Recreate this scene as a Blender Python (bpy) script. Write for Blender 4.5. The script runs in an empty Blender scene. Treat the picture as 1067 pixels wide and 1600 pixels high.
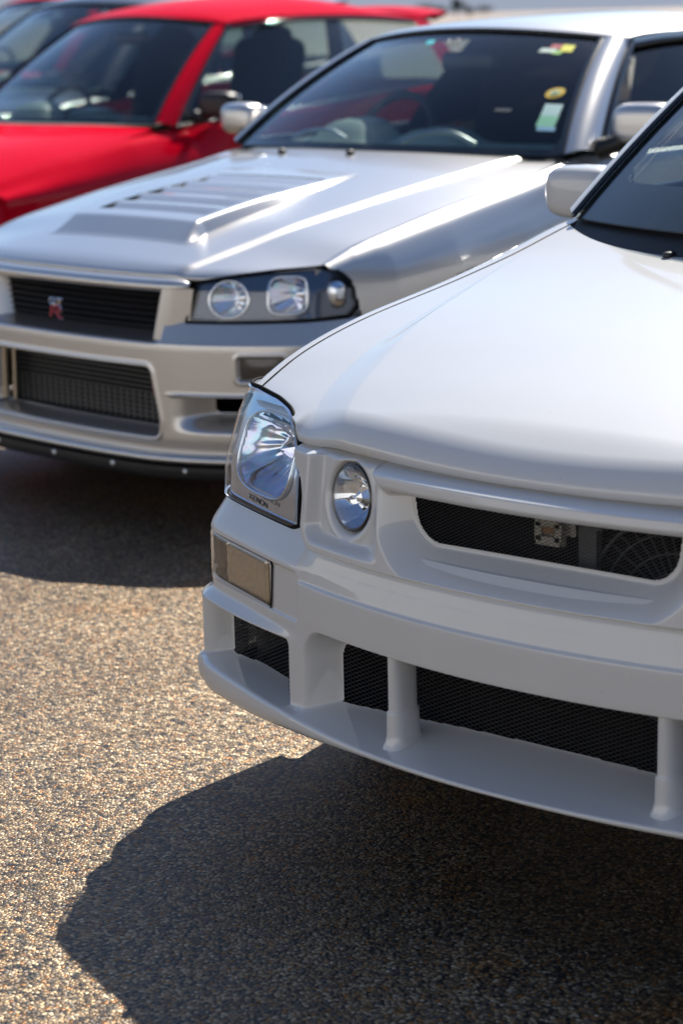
import bpy, math, random
import numpy as np
from mathutils import Matrix, Vector

random.seed(7)
rng = np.random.default_rng(7)
SC = bpy.context.scene
COL = SC.collection
PI = math.pi

# ------------------------------------------------------------------ camera
def cam_axes(yaw, pitch, roll):
    cy, sy = math.cos(yaw), math.sin(yaw)
    f = np.array([sy*math.cos(pitch), cy*math.cos(pitch), math.sin(pitch)])
    r = np.array([cy, -sy, 0.0])
    u = np.cross(r, f)
    cr, sr = math.cos(roll), math.sin(roll)
    return cr*r + sr*u, -sr*r + cr*u, f

CAM_POS = (1.7956, -2.4948, 1.3943)
r_, u_, f_ = cam_axes(-0.70372, -0.22803, -0.02318)
cam_data = bpy.data.cameras.new('camera')
cam = bpy.data.objects.new('camera', cam_data)
COL.objects.link(cam)
M = Matrix(((r_[0], u_[0], -f_[0], CAM_POS[0]), (r_[1], u_[1], -f_[1], CAM_POS[1]),
            (r_[2], u_[2], -f_[2], CAM_POS[2]), (0, 0, 0, 1)))
cam.matrix_world = M
cam_data.sensor_fit = 'VERTICAL'
cam_data.sensor_height = 36.0
cam_data.sensor_width = 24.0
cam_data.lens = 75.3
cam_data.clip_start = 0.05
cam_data.clip_end = 5000
cam_data.dof.use_dof = True
cam_data.dof.focus_distance = 3.66
cam_data.dof.aperture_fstop = 4.0
cam_data.dof.aperture_blades = 9
SC.camera = cam

# ------------------------------------------------------------------ world and sun
SUN = np.array([-0.285, 0.96, 1.0])
SUN_EL = math.atan2(1.0, math.hypot(SUN[0], SUN[1]))
SUN_AZ = math.atan2(SUN[0], SUN[1])          # clockwise from +Y
world = bpy.data.worlds.new('World')
SC.world = world
world.use_nodes = True
wt = world.node_tree
for n in list(wt.nodes):
    wt.nodes.remove(n)

def N(tree, typ, **kw):
    n = tree.nodes.new(typ)
    for k, v in kw.items():
        if k.startswith('i_'):
            n.inputs[k[2:].replace('_', ' ')].default_value = v
        else:
            setattr(n, k, v)
    return n

sky = N(wt, 'ShaderNodeTexSky', sky_type='NISHITA', sun_disc=False, sun_elevation=SUN_EL,
        sun_rotation=SUN_AZ, altitude=50.0, air_density=1.0, dust_density=0.6, ozone_density=6.0)
tc = N(wt, 'ShaderNodeTexCoord')
sep = N(wt, 'ShaderNodeSeparateXYZ')
wt.links.new(tc.outputs['Generated'], sep.inputs[0])
# low bank of blue-grey cloud all round the horizon, broken cloud higher up
mapn = N(wt, 'ShaderNodeMapping')
mapn.inputs['Scale'].default_value = (1.6, 1.6, 6.0)
wt.links.new(tc.outputs['Generated'], mapn.inputs[0])
nz = N(wt, 'ShaderNodeTexNoise', i_Scale=2.2, i_Detail=7.0, i_Roughness=0.55)
wt.links.new(mapn.outputs[0], nz.inputs['Vector'])
addz = N(wt, 'ShaderNodeMath', operation='MULTIPLY_ADD')
addz.inputs[1].default_value = -0.10
wt.links.new(nz.outputs['Fac'], addz.inputs[0])
wt.links.new(sep.outputs['Z'], addz.inputs[2])
band = N(wt, 'ShaderNodeMapRange', interpolation_type='SMOOTHSTEP')
band.inputs['From Min'].default_value = -0.01
band.inputs['From Max'].default_value = 0.10
band.inputs['To Min'].default_value = 1.0
band.inputs['To Max'].default_value = 0.0
wt.links.new(addz.outputs[0], band.inputs['Value'])
high = N(wt, 'ShaderNodeMapRange', interpolation_type='SMOOTHSTEP')
high.inputs['From Min'].default_value = 0.57
high.inputs['From Max'].default_value = 0.74
high.inputs['To Max'].default_value = 0.30
wt.links.new(nz.outputs['Fac'], high.inputs['Value'])
mix1 = N(wt, 'ShaderNodeMix', data_type='RGBA')
mix1.inputs['B'].default_value = (4.5, 5.2, 6.6, 1)
wt.links.new(high.outputs[0], mix1.inputs['Factor'])
wt.links.new(sky.outputs[0], mix1.inputs['A'])
mix2 = N(wt, 'ShaderNodeMix', data_type='RGBA')
mix2.inputs['B'].default_value = (2.75, 3.15, 4.0, 1)
wt.links.new(band.outputs[0], mix2.inputs['Factor'])
wt.links.new(mix1.outputs['Result'], mix2.inputs['A'])
bg = N(wt, 'ShaderNodeBackground', i_Strength=0.078)
wt.links.new(mix2.outputs['Result'], bg.inputs['Color'])
wo = N(wt, 'ShaderNodeOutputWorld')
wt.links.new(bg.outputs[0], wo.inputs['Surface'])

sd = bpy.data.lights.new('sun', 'SUN')
sd.energy = 4.5
sd.angle = math.radians(0.5)
sd.color = (1.0, 0.945, 0.85)
sun = bpy.data.objects.new('sun', sd)
COL.objects.link(sun)
sun.location = (-6, 22, 22)
sun.rotation_euler = Vector(tuple(SUN)).to_track_quat('Z', 'Y').to_euler()

SC.view_settings.view_transform = 'Standard'
SC.view_settings.look = 'None'
SC.view_settings.exposure = 0.70
SC.view_settings.gamma = 1.0
SC.view_settings.use_curve_mapping = False
SC.render.engine = 'CYCLES'
SC.cycles.use_denoising = True
SC.cycles.max_bounces = 10
SC.cycles.transparent_max_bounces = 24
SC.cycles.caustics_reflective = False
SC.cycles.caustics_refractive = False

# ------------------------------------------------------------------ materials
def new_mat(name):
    m = bpy.data.materials.new(name)
    m.use_nodes = True
    t = m.node_tree
    return m, t, t.nodes['Principled BSDF']

def pm(name, color, rough=0.5, metal=0.0, coat=0.0, coat_rough=0.03, spec=0.5, emit=None):
    m, t, b = new_mat(name)
    b.inputs['Base Color'].default_value = (*color, 1)
    b.inputs['Roughness'].default_value = rough
    b.inputs['Metallic'].default_value = metal
    b.inputs['Coat Weight'].default_value = coat
    b.inputs['Coat Roughness'].default_value = coat_rough
    b.inputs['Specular IOR Level'].default_value = spec
    return m

def paint(name, color, metal=0.0, rough=0.45, dirt=0.0, spec=0.4, coat=1.0):
    """car paint: colour coat with faint orange peel and dust under a clear coat"""
    m, t, b = new_mat(name)
    tcn = N(t, 'ShaderNodeTexCoord')
    n1 = N(t, 'ShaderNodeTexNoise', i_Scale=9.0, i_Detail=6.0, i_Roughness=0.65)
    t.links.new(tcn.outputs['Object'], n1.inputs['Vector'])
    mx = N(t, 'ShaderNodeMix', data_type='RGBA')
    mx.inputs['A'].default_value = (*[c*(1-dirt) for c in color], 1)
    mx.inputs['B'].default_value = (*color, 1)
    t.links.new(n1.outputs['Fac'], mx.inputs['Factor'])
    # tiny stone chips and specks
    vo = N(t, 'ShaderNodeTexVoronoi', i_Scale=34.0)
    t.links.new(tcn.outputs['Object'], vo.inputs['Vector'])
    sp = N(t, 'ShaderNodeMapRange')
    sp.inputs['From Min'].default_value = 0.018
    sp.inputs['From Max'].default_value = 0.034
    t.links.new(vo.outputs['Distance'], sp.inputs['Value'])
    n2 = N(t, 'ShaderNodeTexNoise', i_Scale=5.0, i_Detail=2.0)
    t.links.new(tcn.outputs['Object'], n2.inputs['Vector'])
    gt = N(t, 'ShaderNodeMath', operation='LESS_THAN')
    gt.inputs[1].default_value = 0.50
    t.links.new(n2.outputs['Fac'], gt.inputs[0])
    mxs = N(t, 'ShaderNodeMath', operation='MAXIMUM')
    t.links.new(sp.outputs[0], mxs.inputs[0])
    t.links.new(gt.outputs[0], mxs.inputs[1])
    mx2 = N(t, 'ShaderNodeMix', data_type='RGBA')
    mx2.inputs['A'].default_value = (*[c*0.35 for c in color], 1)
    t.links.new(mxs.outputs[0], mx2.inputs['Factor'])
    t.links.new(mx.outputs['Result'], mx2.inputs['B'])
    t.links.new(mx2.outputs['Result'], b.inputs['Base Color'])
    b.inputs['Metallic'].default_value = metal
    b.inputs['Roughness'].default_value = rough
    b.inputs['Coat Weight'].default_value = coat
    b.inputs['Coat Roughness'].default_value = 0.015
    b.inputs['Coat IOR'].default_value = 1.62
    b.inputs['Specular IOR Level'].default_value = spec
    n3 = N(t, 'ShaderNodeTexNoise', i_Scale=160.0, i_Detail=1.0)
    t.links.new(tcn.outputs['Object'], n3.inputs['Vector'])
    bp = N(t, 'ShaderNodeBump', i_Strength=0.012, i_Distance=0.002)
    t.links.new(n3.outputs['Fac'], bp.inputs['Height'])
    t.links.new(bp.outputs[0], b.inputs['Coat Normal'])
    return m

def glass(name, tint=(0.62, 0.70, 0.68), f0=0.05, rough=0.0):
    m = bpy.data.materials.new(name)
    m.use_nodes = True
    t = m.node_tree
    for n in list(t.nodes):
        t.nodes.remove(n)
    lw = N(t, 'ShaderNodeLayerWeight')
    pw = N(t, 'ShaderNodeMath', operation='POWER')
    pw.inputs[1].default_value = 4.0
    t.links.new(lw.outputs['Facing'], pw.inputs[0])
    ma = N(t, 'ShaderNodeMath', operation='MULTIPLY_ADD')
    ma.inputs[1].default_value = 1-f0
    ma.inputs[2].default_value = f0
    t.links.new(pw.outputs[0], ma.inputs[0])
    tr = N(t, 'ShaderNodeBsdfTransparent')
    tr.inputs['Color'].default_value = (*tint, 1)
    gl = N(t, 'ShaderNodeBsdfGlossy')
    gl.inputs['Roughness'].default_value = rough
    gl.inputs['Color'].default_value = (1, 1, 1, 1)
    mx = N(t, 'ShaderNodeMixShader')
    t.links.new(ma.outputs[0], mx.inputs[0])
    t.links.new(tr.outputs[0], mx.inputs[1])
    t.links.new(gl.outputs[0], mx.inputs[2])
    o = N(t, 'ShaderNodeOutputMaterial')
    t.links.new(mx.outputs[0], o.inputs['Surface'])
    return m

def chrome_facets(name, base=(0.85, 0.87, 0.9), rough=0.06, rainbow=0.0, scale=40.0):
    m, t, b = new_mat(name)
    b.inputs['Metallic'].default_value = 1.0
    b.inputs['Roughness'].default_value = rough
    b.inputs['Base Color'].default_value = (*base, 1)
    if rainbow > 0:
        g = N(t, 'ShaderNodeTexCoord')
        n = N(t, 'ShaderNodeTexNoise', i_Scale=scale, i_Detail=2.0, i_Distortion=1.5)
        t.links.new(g.outputs['Object'], n.inputs['Vector'])
        cr = N(t, 'ShaderNodeValToRGB')
        el = cr.color_ramp.elements
        el[0].position = 0.25
        el[0].color = (0.55, 0.75, 0.95, 1)
        el[1].position = 0.75
        el[1].color = (0.95, 0.78, 0.72, 1)
        for p, c in ((0.38, (0.55, 0.9, 0.92, 1)), (0.47, (0.85, 0.9, 0.97, 1)), (0.55, (0.75, 0.68, 0.95, 1)), (0.64, (0.95, 0.9, 0.85, 1))):
            e = el.new(p)
            e.color = c
        t.links.new(n.outputs['Fac'], cr.inputs[0])
        mx = N(t, 'ShaderNodeMix', data_type='RGBA')
        mx.inputs['Factor'].default_value = rainbow
        mx.inputs['A'].default_value = (*base, 1)
        t.links.new(cr.outputs[0], mx.inputs['B'])
        t.links.new(mx.outputs['Result'], b.inputs['Base Color'])
    return m

MW = paint('white_paint', (0.59, 0.588, 0.578), dirt=0.04)
MS = paint('silver_paint', (0.62, 0.60, 0.575), metal=0.80, rough=0.34, dirt=0.03)
MR = paint('red_paint', (0.70, 0.003, 0.020), spec=0.0, rough=0.6, coat=0.24, dirt=0.05)
MDK = paint('dark_blue_paint', (0.010, 0.013, 0.022), rough=0.4)
MWF = paint('plain_white_paint', (0.74, 0.74, 0.73))
BLACK = pm('black_plastic', (0.012, 0.012, 0.013), 0.45)
BLACKG = pm('gloss_black_trim', (0.008, 0.008, 0.009), 0.12, coat=0.6)
RUBBER = pm('rubber_seal', (0.006, 0.006, 0.007), 0.7, spec=0.08)
DARK = pm('dark_lining', (0.006, 0.006, 0.007), 0.9, spec=0.1)
INTER = pm('dark_interior_cloth', (0.014, 0.014, 0.016), 0.9, spec=0.15)
SEATRED = pm('red_seat_trim', (0.22, 0.015, 0.02), 0.8)
DASH = pm('grey_green_dash', (0.22, 0.29, 0.26), 0.45)
ALU = pm('aluminium', (0.55, 0.56, 0.57), 0.35, metal=1.0)
STEEL = pm('zinc_plated_steel', (0.42, 0.41, 0.38), 0.45, metal=0.6)
RUST = pm('rusty_steel', (0.35, 0.20, 0.10), 0.7)
WIREM = pm('mesh_wire_black', (0.10, 0.102, 0.11), 0.35, metal=0.3)
CHROME = pm('chrome', (0.86, 0.87, 0.88), 0.07, metal=1.0)
FACET = chrome_facets('faceted_reflector', rainbow=0.0, rough=0.04)
IRID = chrome_facets('iridescent_reflector', base=(0.82, 0.88, 0.97), rainbow=0.75, rough=0.12, scale=26.0)
GLASS = glass('window_glass', (0.76, 0.83, 0.81), 0.05)
GLASSD = glass('tinted_window_glass', (0.42, 0.47, 0.47), 0.055)
LENS = glass('clear_lens', (0.96, 0.97, 0.98), 0.045)
LENSD = glass('smoked_lens', (0.45, 0.46, 0.48), 0.05)
TYRE = pm('tyre_rubber', (0.014, 0.014, 0.015), 0.75)
RIM = pm('rim_silver', (0.5, 0.5, 0.52), 0.3, metal=0.9)
BEZEL = pm('lamp_bezel_silver', (0.72, 0.77, 0.84), 0.14, metal=1.0)
REDE = pm('red_enamel', (0.45, 0.05, 0.07), 0.25, coat=0.5)
INK = pm('black_print', (0.02, 0.02, 0.025), 0.5)
def amber_mat():
    m, t, b = new_mat('clear_amber_ribbed_lens')
    b.inputs['Base Color'].default_value = (0.36, 0.275, 0.19, 1)
    b.inputs['Roughness'].default_value = 0.16
    b.inputs['Coat Weight'].default_value = 0.8
    b.inputs['Subsurface Weight'].default_value = 0.0
    return m
AMBER = pm('turn_lamp_reflector', (0.53, 0.48, 0.41), 0.22, metal=0.7)
RIBM = pm('turn_lamp_rib', (0.17, 0.135, 0.085), 0.3)
LENSA = glass('clear_amber_lens', (0.95, 0.91, 0.85), 0.06)
SMOKE = pm('brown_smoked_lens', (0.055, 0.045, 0.038), 0.2, coat=0.6)
PLATEW = pm('plate_white', (0.7, 0.7, 0.68), 0.5)

# ------------------------------------------------------------------ mesh helpers
def link(name, me, mat, parent=None):
    o = bpy.data.objects.new(name, me)
    COL.objects.link(o)
    if mat is not None:
        me.materials.append(mat)
    if parent is not None:
        o.parent = parent
    return o

def mesh_np(name, V, F, mat, parent=None, smooth=True, sharp=None):
    """V (n,3); F list of index lists, or (m,4)/(m,3) array"""
    me = bpy.data.meshes.new(name)
    V = np.asarray(V, np.float32)
    if isinstance(F, np.ndarray):
        k = F.shape[1]
        me.vertices.add(len(V))
        me.vertices.foreach_set('co', V.ravel())
        me.loops.add(F.size)
        me.loops.foreach_set('vertex_index', F.ravel().astype(np.int32))
        me.polygons.add(len(F))
        me.polygons.foreach_set('loop_start', np.arange(0, F.size, k, dtype=np.int32))
        me.polygons.foreach_set('loop_total', np.full(len(F), k, np.int32))
        me.update(calc_edges=True)
        me.validate()
    else:
        me.from_pydata(V.tolist(), [], F)
        me.update()
    me.polygons.foreach_set('use_smooth', np.full(len(me.polygons), smooth))
    if sharp is not None:
        me.set_sharp_from_angle(angle=math.radians(sharp))
    return link(name, me, mat, parent)

def gridF(nr, nc, mask=None, flip=False, wrap=False):
    r = np.arange(nr-1)[:, None]
    c = np.arange(nc if wrap else nc-1)[None, :]
    c2 = (c+1) % nc
    a = r*nc+c; b = r*nc+c2; d = (r+1)*nc+c; e = (r+1)*nc+c2
    F = np.stack([a, b, e, d], -1)
    if flip:
        F = F[..., ::-1]
    F = F.reshape(-1, 4)
    if mask is not None:
        F = F[mask.reshape(-1)]
    return F

def grid(name, G, mat, parent=None, mask=None, flip=False, wrap=False, sharp=None, smooth=True):
    G = np.asarray(G, float)
    nr, nc = G.shape[:2]
    F = gridF(nr, nc, mask, flip, wrap)
    V = G.reshape(-1, 3)
    if mask is not None:
        used = np.zeros(len(V), bool)
        used[F.ravel()] = True
        idx = np.cumsum(used)-1
        V = V[used]; F = idx[F]
    return mesh_np(name, V, F, mat, parent, smooth, sharp)

def smooth01(a, b, x):
    t = np.clip((x-a)/(b-a), 0, 1)
    return t*t*(3-2*t)

def sdf_rr(x, y, cx, cy, hx, hy, r):
    qx = np.abs(x-cx)-hx+r
    qy = np.abs(y-cy)-hy+r
    return np.hypot(np.maximum(qx, 0), np.maximum(qy, 0))+np.minimum(np.maximum(qx, qy), 0)-r

def smax(a, b, k):
    h = np.clip(0.5+0.5*(a-b)/k, 0, 1)
    return b*(1-h)+a*h+k*h*(1-h)

def crom(P, n=24):
    P = np.array(P, float)
    Q = np.vstack([2*P[0]-P[1], P, 2*P[-1]-P[-2]])
    out = []
    for i in range(len(P)-1):
        p0, p1, p2, p3 = Q[i:i+4]
        t = np.linspace(0, 1, n, endpoint=False)[:, None]
        out.append(.5*(2*p1+(p2-p0)*t+(2*p0-5*p1+4*p2-p3)*t*t+(3*p1-p0-3*p2+p3)*t**3))
    return np.vstack(out+[P[-1:]])

def resample(P, n):
    P = np.asarray(P, float)
    d = np.r_[0, np.cumsum(np.linalg.norm(np.diff(P, axis=0), axis=1))]
    s = np.linspace(0, d[-1], n)
    return np.stack([np.interp(s, d, P[:, k]) for k in range(P.shape[1])], 1)

def gsmooth(y, sig):
    k = np.arange(-int(3*sig)-1, int(3*sig)+2)
    w = np.exp(-.5*(k/sig)**2); w /= w.sum()
    yp = np.r_[np.full(len(k)//2, y[0]), y, np.full(len(k)//2, y[-1])]
    return np.convolve(yp, w, 'valid')

def frames(P):
    T = np.gradient(P, axis=0)
    T /= np.linalg.norm(T, axis=1)[:, None]+1e-12
    up = np.array([0, 0, 1.0])
    if abs(T[len(T)//2] @ up) > 0.9:
        up = np.array([0, 1.0, 0])
    A = np.cross(T, up); A /= np.linalg.norm(A, axis=1)[:, None]+1e-9
    B = np.cross(A, T)
    return T, A, B

def tube_vf(P, r, seg=8, cap=True, off=0):
    P = np.asarray(P, float)
    T, A, B = frames(P)
    th = np.linspace(0, 2*PI, seg, endpoint=False)
    r = np.broadcast_to(np.asarray(r, float), (len(P),))
    V = P[:, None]+r[:, None, None]*(np.cos(th)[None, :, None]*A[:, None]+np.sin(th)[None, :, None]*B[:, None])
    F = gridF(len(P), seg, wrap=True).tolist()
    if cap:
        F.append(list(range(seg))[::-1])
        F.append([(len(P)-1)*seg+i for i in range(seg)])
    return V.reshape(-1, 3), [[i+off for i in f] for f in F]

def tube(name, P, r, mat, parent=None, seg=10):
    V, F = tube_vf(P, r, seg)
    return mesh_np(name, V, F, mat, parent, True, 50)

class MB:
    def __init__(self):
        self.V = []; self.F = []; self.n = 0
    def add(self, V, F):
        self.V.append(np.asarray(V, float)); self.F += [[i+self.n for i in f] for f in F]; self.n += len(V)
    def tube(self, P, r, seg=6):
        self.add(*tube_vf(P, r, seg))
    def box(self, c, h, rot=None):
        c = np.array(c); h = np.array(h)
        V = np.array([[x, y, z] for x in (-1, 1) for y in (-1, 1) for z in (-1, 1)])*h
        if rot is not None:
            V = V @ np.array(rot).T
        self.add(V+c, [[0, 1, 3, 2], [4, 6, 7, 5], [0, 4, 5, 1], [2, 3, 7, 6], [0, 2, 6, 4], [1, 5, 7, 3]])
    def build(self, name, mat, parent=None, smooth=True, sharp=35):
        return mesh_np(name, np.vstack(self.V), self.F, mat, parent, smooth, sharp)

def rbox(name, c, h, r, mat, parent=None, n=4, rot=None):
    """rounded box"""
    c = np.array(c, float); h = np.array(h, float)
    r = min(r, min(h)*0.99)
    V = []; F = []
    m = 2*n
    for ax in range(3):
        for sg in (-1, 1):
            a, b = [k for k in range(3) if k != ax]
            def ticks(hh):
                t = np.sin(np.linspace(0, PI/2, n))*0
                e = np.tan(np.linspace(0, PI/4, n))
                return np.r_[-(hh-r)-r*e[::-1], (hh-r)+r*e]
            ua = ticks(h[a]); ub = ticks(h[b])
            base = len(V)
            for i in ua:
                for j in ub:
                    p = np.zeros(3); p[a] = i; p[b] = j; p[ax] = sg*h[ax]
                    q = np.clip(p, -(h-r), h-r)
                    d = p-q
                    V.append(q+d/np.linalg.norm(d)*r)
            for i in range(m-1):
                for j in range(m-1):
                    f = [base+i*m+j, base+(i+1)*m+j, base+(i+1)*m+j+1, base+i*m+j+1]
                    if (sg == 1) == (ax == 1):
                        f = f[::-1]
                    F.append(f)
    V = np.array(V)
    # merge edge duplicates so shading is continuous
    key = np.round(V, 6)
    _, inv, first = None, None, None
    uq, idx, inv = np.unique(key, axis=0, return_index=True, return_inverse=True)
    inv = np.asarray(inv).ravel()
    V = V[idx]
    F = [[int(inv[i]) for i in f] for f in F]
    F = [f for f in F if len(set(f)) == 4]
    if rot is not None:
        V = V @ np.array(rot).T
    return mesh_np(name, V+c, F, mat, parent, True)

def superell(name, c, rad, mat, parent=None, e1=0.6, e2=0.6, rot=None, nu=28, nv=18):
    u = np.linspace(0, 2*PI, nu, endpoint=False)[None, :]
    v = np.linspace(-PI/2, PI/2, nv)[:, None]
    sp = lambda x, e: np.sign(x)*np.abs(x)**e
    X = sp(np.cos(v), e1)*sp(np.cos(u), e2)*rad[0]
    Y = sp(np.cos(v), e1)*sp(np.sin(u), e2)*rad[1]
    Z = sp(np.sin(v), e1)*rad[2]+0*u
    G = np.stack([X, Y, Z], -1).reshape(-1, 3)
    if rot is not None:
        G = G @ np.array(rot).T
    return mesh_np(name, G+np.array(c), gridF(nv, nu, wrap=True), mat, parent, True)

def rotz(a):
    c, s = math.cos(a), math.sin(a)
    return np.array([[c, -s, 0], [s, c, 0], [0, 0, 1.0]])
def rotx(a):
    c, s = math.cos(a), math.sin(a)
    return np.array([[1, 0, 0], [0, c, -s], [0, s, c]])
def roty(a):
    c, s = math.cos(a), math.sin(a)
    return np.array([[c, 0, s], [0, 1, 0], [-s, 0, c]])

def thing(name, label, cat, loc=(0, 0, 0), rz=0.0, group=None):
    o = bpy.data.objects.new(name, None)
    COL.objects.link(o)
    o.location = loc
    o.rotation_euler = (0, 0, rz)
    o['label'] = label
    o['category'] = cat
    if group:
        o['group'] = group
    return o

def copy_tree(o, parent=None):
    c = o.copy(); COL.objects.link(c)
    if parent is not None:
        c.parent = parent
    for ch in list(o.children):
        copy_tree(ch, c)
    return c

def disc_grid(name, fn, nr, nt, mat, parent, smooth=True, sharp=None):
    """polar surface: fn(rho in 0..1, theta) -> xyz"""
    V = [fn(0, 0)]
    for i in range(1, nr+1):
        for j in range(nt):
            V.append(fn(i/nr, 2*PI*j/nt))
    F = [[0, 1+j, 1+(j+1) % nt] for j in range(nt)]
    for i in range(nr-1):
        for j in range(nt):
            a = 1+i*nt+j; b = 1+i*nt+(j+1) % nt
            F.append([a, a+nt, b+nt, b])
    return mesh_np(name, np.array(V), F, mat, parent, smooth, sharp)

# ------------------------------------------------------------------ ground
def ground_mat():
    m, t, b = new_mat('exposed_aggregate_asphalt')
    tcn = N(t, 'ShaderNodeTexCoord')
    wob = N(t, 'ShaderNodeTexNoise', i_Scale=90.0, i_Detail=2.0)
    t.links.new(tcn.outputs['Object'], wob.inputs['Vector'])
    wmx = N(t, 'ShaderNodeVectorMath', operation='MULTIPLY_ADD')
    wmx.inputs[1].default_value = (0.003, 0.003, 0.0)
    t.links.new(wob.outputs['Color'], wmx.inputs[0])
    t.links.new(tcn.outputs['Object'], wmx.inputs[2])
    v1 = N(t, 'ShaderNodeTexVoronoi', i_Scale=150.0, i_Randomness=1.0)
    v1.voronoi_dimensions = '2D'
    t.links.new(wmx.outputs[0], v1.inputs['Vector'])
    v2 = N(t, 'ShaderNodeTexVoronoi', i_Scale=360.0)
    v2.voronoi_dimensions = '2D'
    t.links.new(wmx.outputs[0], v2.inputs['Vector'])
    sx = N(t, 'ShaderNodeSeparateColor')
    t.links.new(v1.outputs['Color'], sx.inputs[0])
    cr = N(t, 'ShaderNodeValToRGB')
    cr.color_ramp.interpolation = 'CONSTANT'
    el = cr.color_ramp.elements
    WARM = (1.0, 0.955, 0.87)
    stones = ((0.0, (0.035, 0.033, 0.034)), (0.13, (0.20, 0.150, 0.105)), (0.26, (0.34, 0.245, 0.150)), (0.40, (0.42, 0.31, 0.19)), (0.52, (0.15, 0.145, 0.145)),
              (0.62, (0.60, 0.47, 0.31)), (0.73, (0.52, 0.25, 0.065)), (0.785, (0.70, 0.60, 0.46)), (0.87, (0.22, 0.15, 0.095)), (0.93, (0.40, 0.36, 0.32)), (0.972, (0.88, 0.80, 0.68)))
    el[0].position, el[0].color = stones[0][0], (*[v*k for v, k in zip(stones[0][1], WARM)], 1)
    el[1].position, el[1].color = stones[1][0], (*[v*k for v, k in zip(stones[1][1], WARM)], 1)
    for p, c in stones[2:]:
        e = el.new(p); e.color = (*[v*k for v, k in zip(c, WARM)], 1)
    t.links.new(sx.outputs[0], cr.inputs[0])
    # dark binder between the stones
    gap = N(t, 'ShaderNodeMapRange', interpolation_type='SMOOTHSTEP')
    gap.inputs['From Min'].default_value = 0.40
    gap.inputs['From Max'].default_value = 0.66
    gap.inputs['To Min'].default_value = 0.0
    gap.inputs['To Max'].default_value = 1.0
    t.links.new(v1.outputs['Distance'], gap.inputs['Value'])
    mb = N(t, 'ShaderNodeMix', data_type='RGBA')
    mb.inputs['B'].default_value = (0.055, 0.046, 0.036, 1)
    t.links.new(gap.outputs[0], mb.inputs['Factor'])
    t.links.new(cr.outputs[0], mb.inputs['A'])
    # broad patches: rusty, oily, dusty
    big = N(t, 'ShaderNodeTexNoise', i_Scale=1.7, i_Detail=5.0, i_Roughness=0.6)
    t.links.new(tcn.outputs['Object'], big.inputs['Vector'])
    br = N(t, 'ShaderNodeMapRange')
    br.inputs['From Min'].default_value = 0.35; br.inputs['From Max'].default_value = 0.68
    br.inputs['To Min'].default_value = 0.20; br.inputs['To Max'].default_value = 0.48
    t.links.new(big.outputs['Fac'], br.inputs['Value'])
    big2 = N(t, 'ShaderNodeTexNoise', i_Scale=4.5, i_Detail=4.0)
    t.links.new(tcn.outputs['Object'], big2.inputs['Vector'])
    rs = N(t, 'ShaderNodeMapRange', interpolation_type='SMOOTHSTEP')
    rs.inputs['From Min'].default_value = 0.56; rs.inputs['From Max'].default_value = 0.70
    rs.inputs['To Max'].default_value = 0.85
    t.links.new(big2.outputs['Fac'], rs.inputs['Value'])
    tint = N(t, 'ShaderNodeMix', data_type='RGBA', blend_type='MULTIPLY')
    tint.inputs['B'].default_value = (1.15, 0.78, 0.42, 1)
    t.links.new(rs.outputs[0], tint.inputs['Factor'])
    t.links.new(mb.outputs['Result'], tint.inputs['A'])
    vm = N(t, 'ShaderNodeVectorMath', operation='SCALE')
    t.links.new(tint.outputs['Result'], vm.inputs[0])
    t.links.new(br.outputs[0], vm.inputs['Scale'])
    t.links.new(vm.outputs[0], b.inputs['Base Color'])
    b.inputs['Roughness'].default_value = 0.46
    b.inputs['Specular IOR Level'].default_value = 1.0
    stn = N(t, 'ShaderNodeVectorMath', operation='MULTIPLY_ADD')
    stn.inputs[1].default_value = (2.7, 2.3, 1.70)
    stn.inputs[2].default_value = (0.22, 0.21, 0.20)
    t.links.new(cr.outputs[0], stn.inputs[0])
    t.links.new(stn.outputs[0], b.inputs['Specular Tint'])
    # relief: rounded stones with random tilt
    inv = N(t, 'ShaderNodeMapRange')
    inv.inputs['From Min'].default_value = 0.0; inv.inputs['From Max'].default_value = 0.75
    inv.inputs['To Min'].default_value = 1.0; inv.inputs['To Max'].default_value = 0.0
    t.links.new(v1.outputs['Distance'], inv.inputs['Value'])
    hh = N(t, 'ShaderNodeMath', operation='MULTIPLY_ADD')
    t.links.new(sx.outputs[1], hh.inputs[0])
    hh.inputs[1].default_value = 0.7
    t.links.new(inv.outputs[0], hh.inputs[2])
    h2 = N(t, 'ShaderNodeMath', operation='MULTIPLY_ADD')
    t.links.new(v2.outputs['Distance'], h2.inputs[0])
    h2.inputs[1].default_value = -0.25
    t.links.new(hh.outputs[0], h2.inputs[2])
    bp = N(t, 'ShaderNodeBump', i_Strength=0.50, i_Distance=0.0030)
    t.links.new(h2.outputs[0], bp.inputs['Height'])
    # every stone lies at its own small tilt
    til = N(t, 'ShaderNodeVectorMath', operation='MULTIPLY_ADD')
    til.inputs[1].default_value = (0.34, 0.34, 0.0)
    til.inputs[2].default_value = (-0.17, -0.17, 1.0)
    t.links.new(v1.outputs['Color'], til.inputs[0])
    nrm = N(t, 'ShaderNodeVectorMath', operation='NORMALIZE')
    t.links.new(til.outputs[0], nrm.inputs[0])
    t.links.new(nrm.outputs[0], bp.inputs['Normal'])
    t.links.new(bp.outputs[0], b.inputs['Normal'])
    return m

gv = np.array([[-1500, -600, 0], [1500, -600, 0], [1500, 2500, 0], [-1500, 2500, 0]], float)
g = mesh_np('ground', gv, [[0, 1, 2, 3]], ground_mat(), smooth=False)
g['kind'] = 'structure'
g['label'] = 'car park surface of exposed stone aggregate, brown in sun and blue-black in shade'

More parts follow.
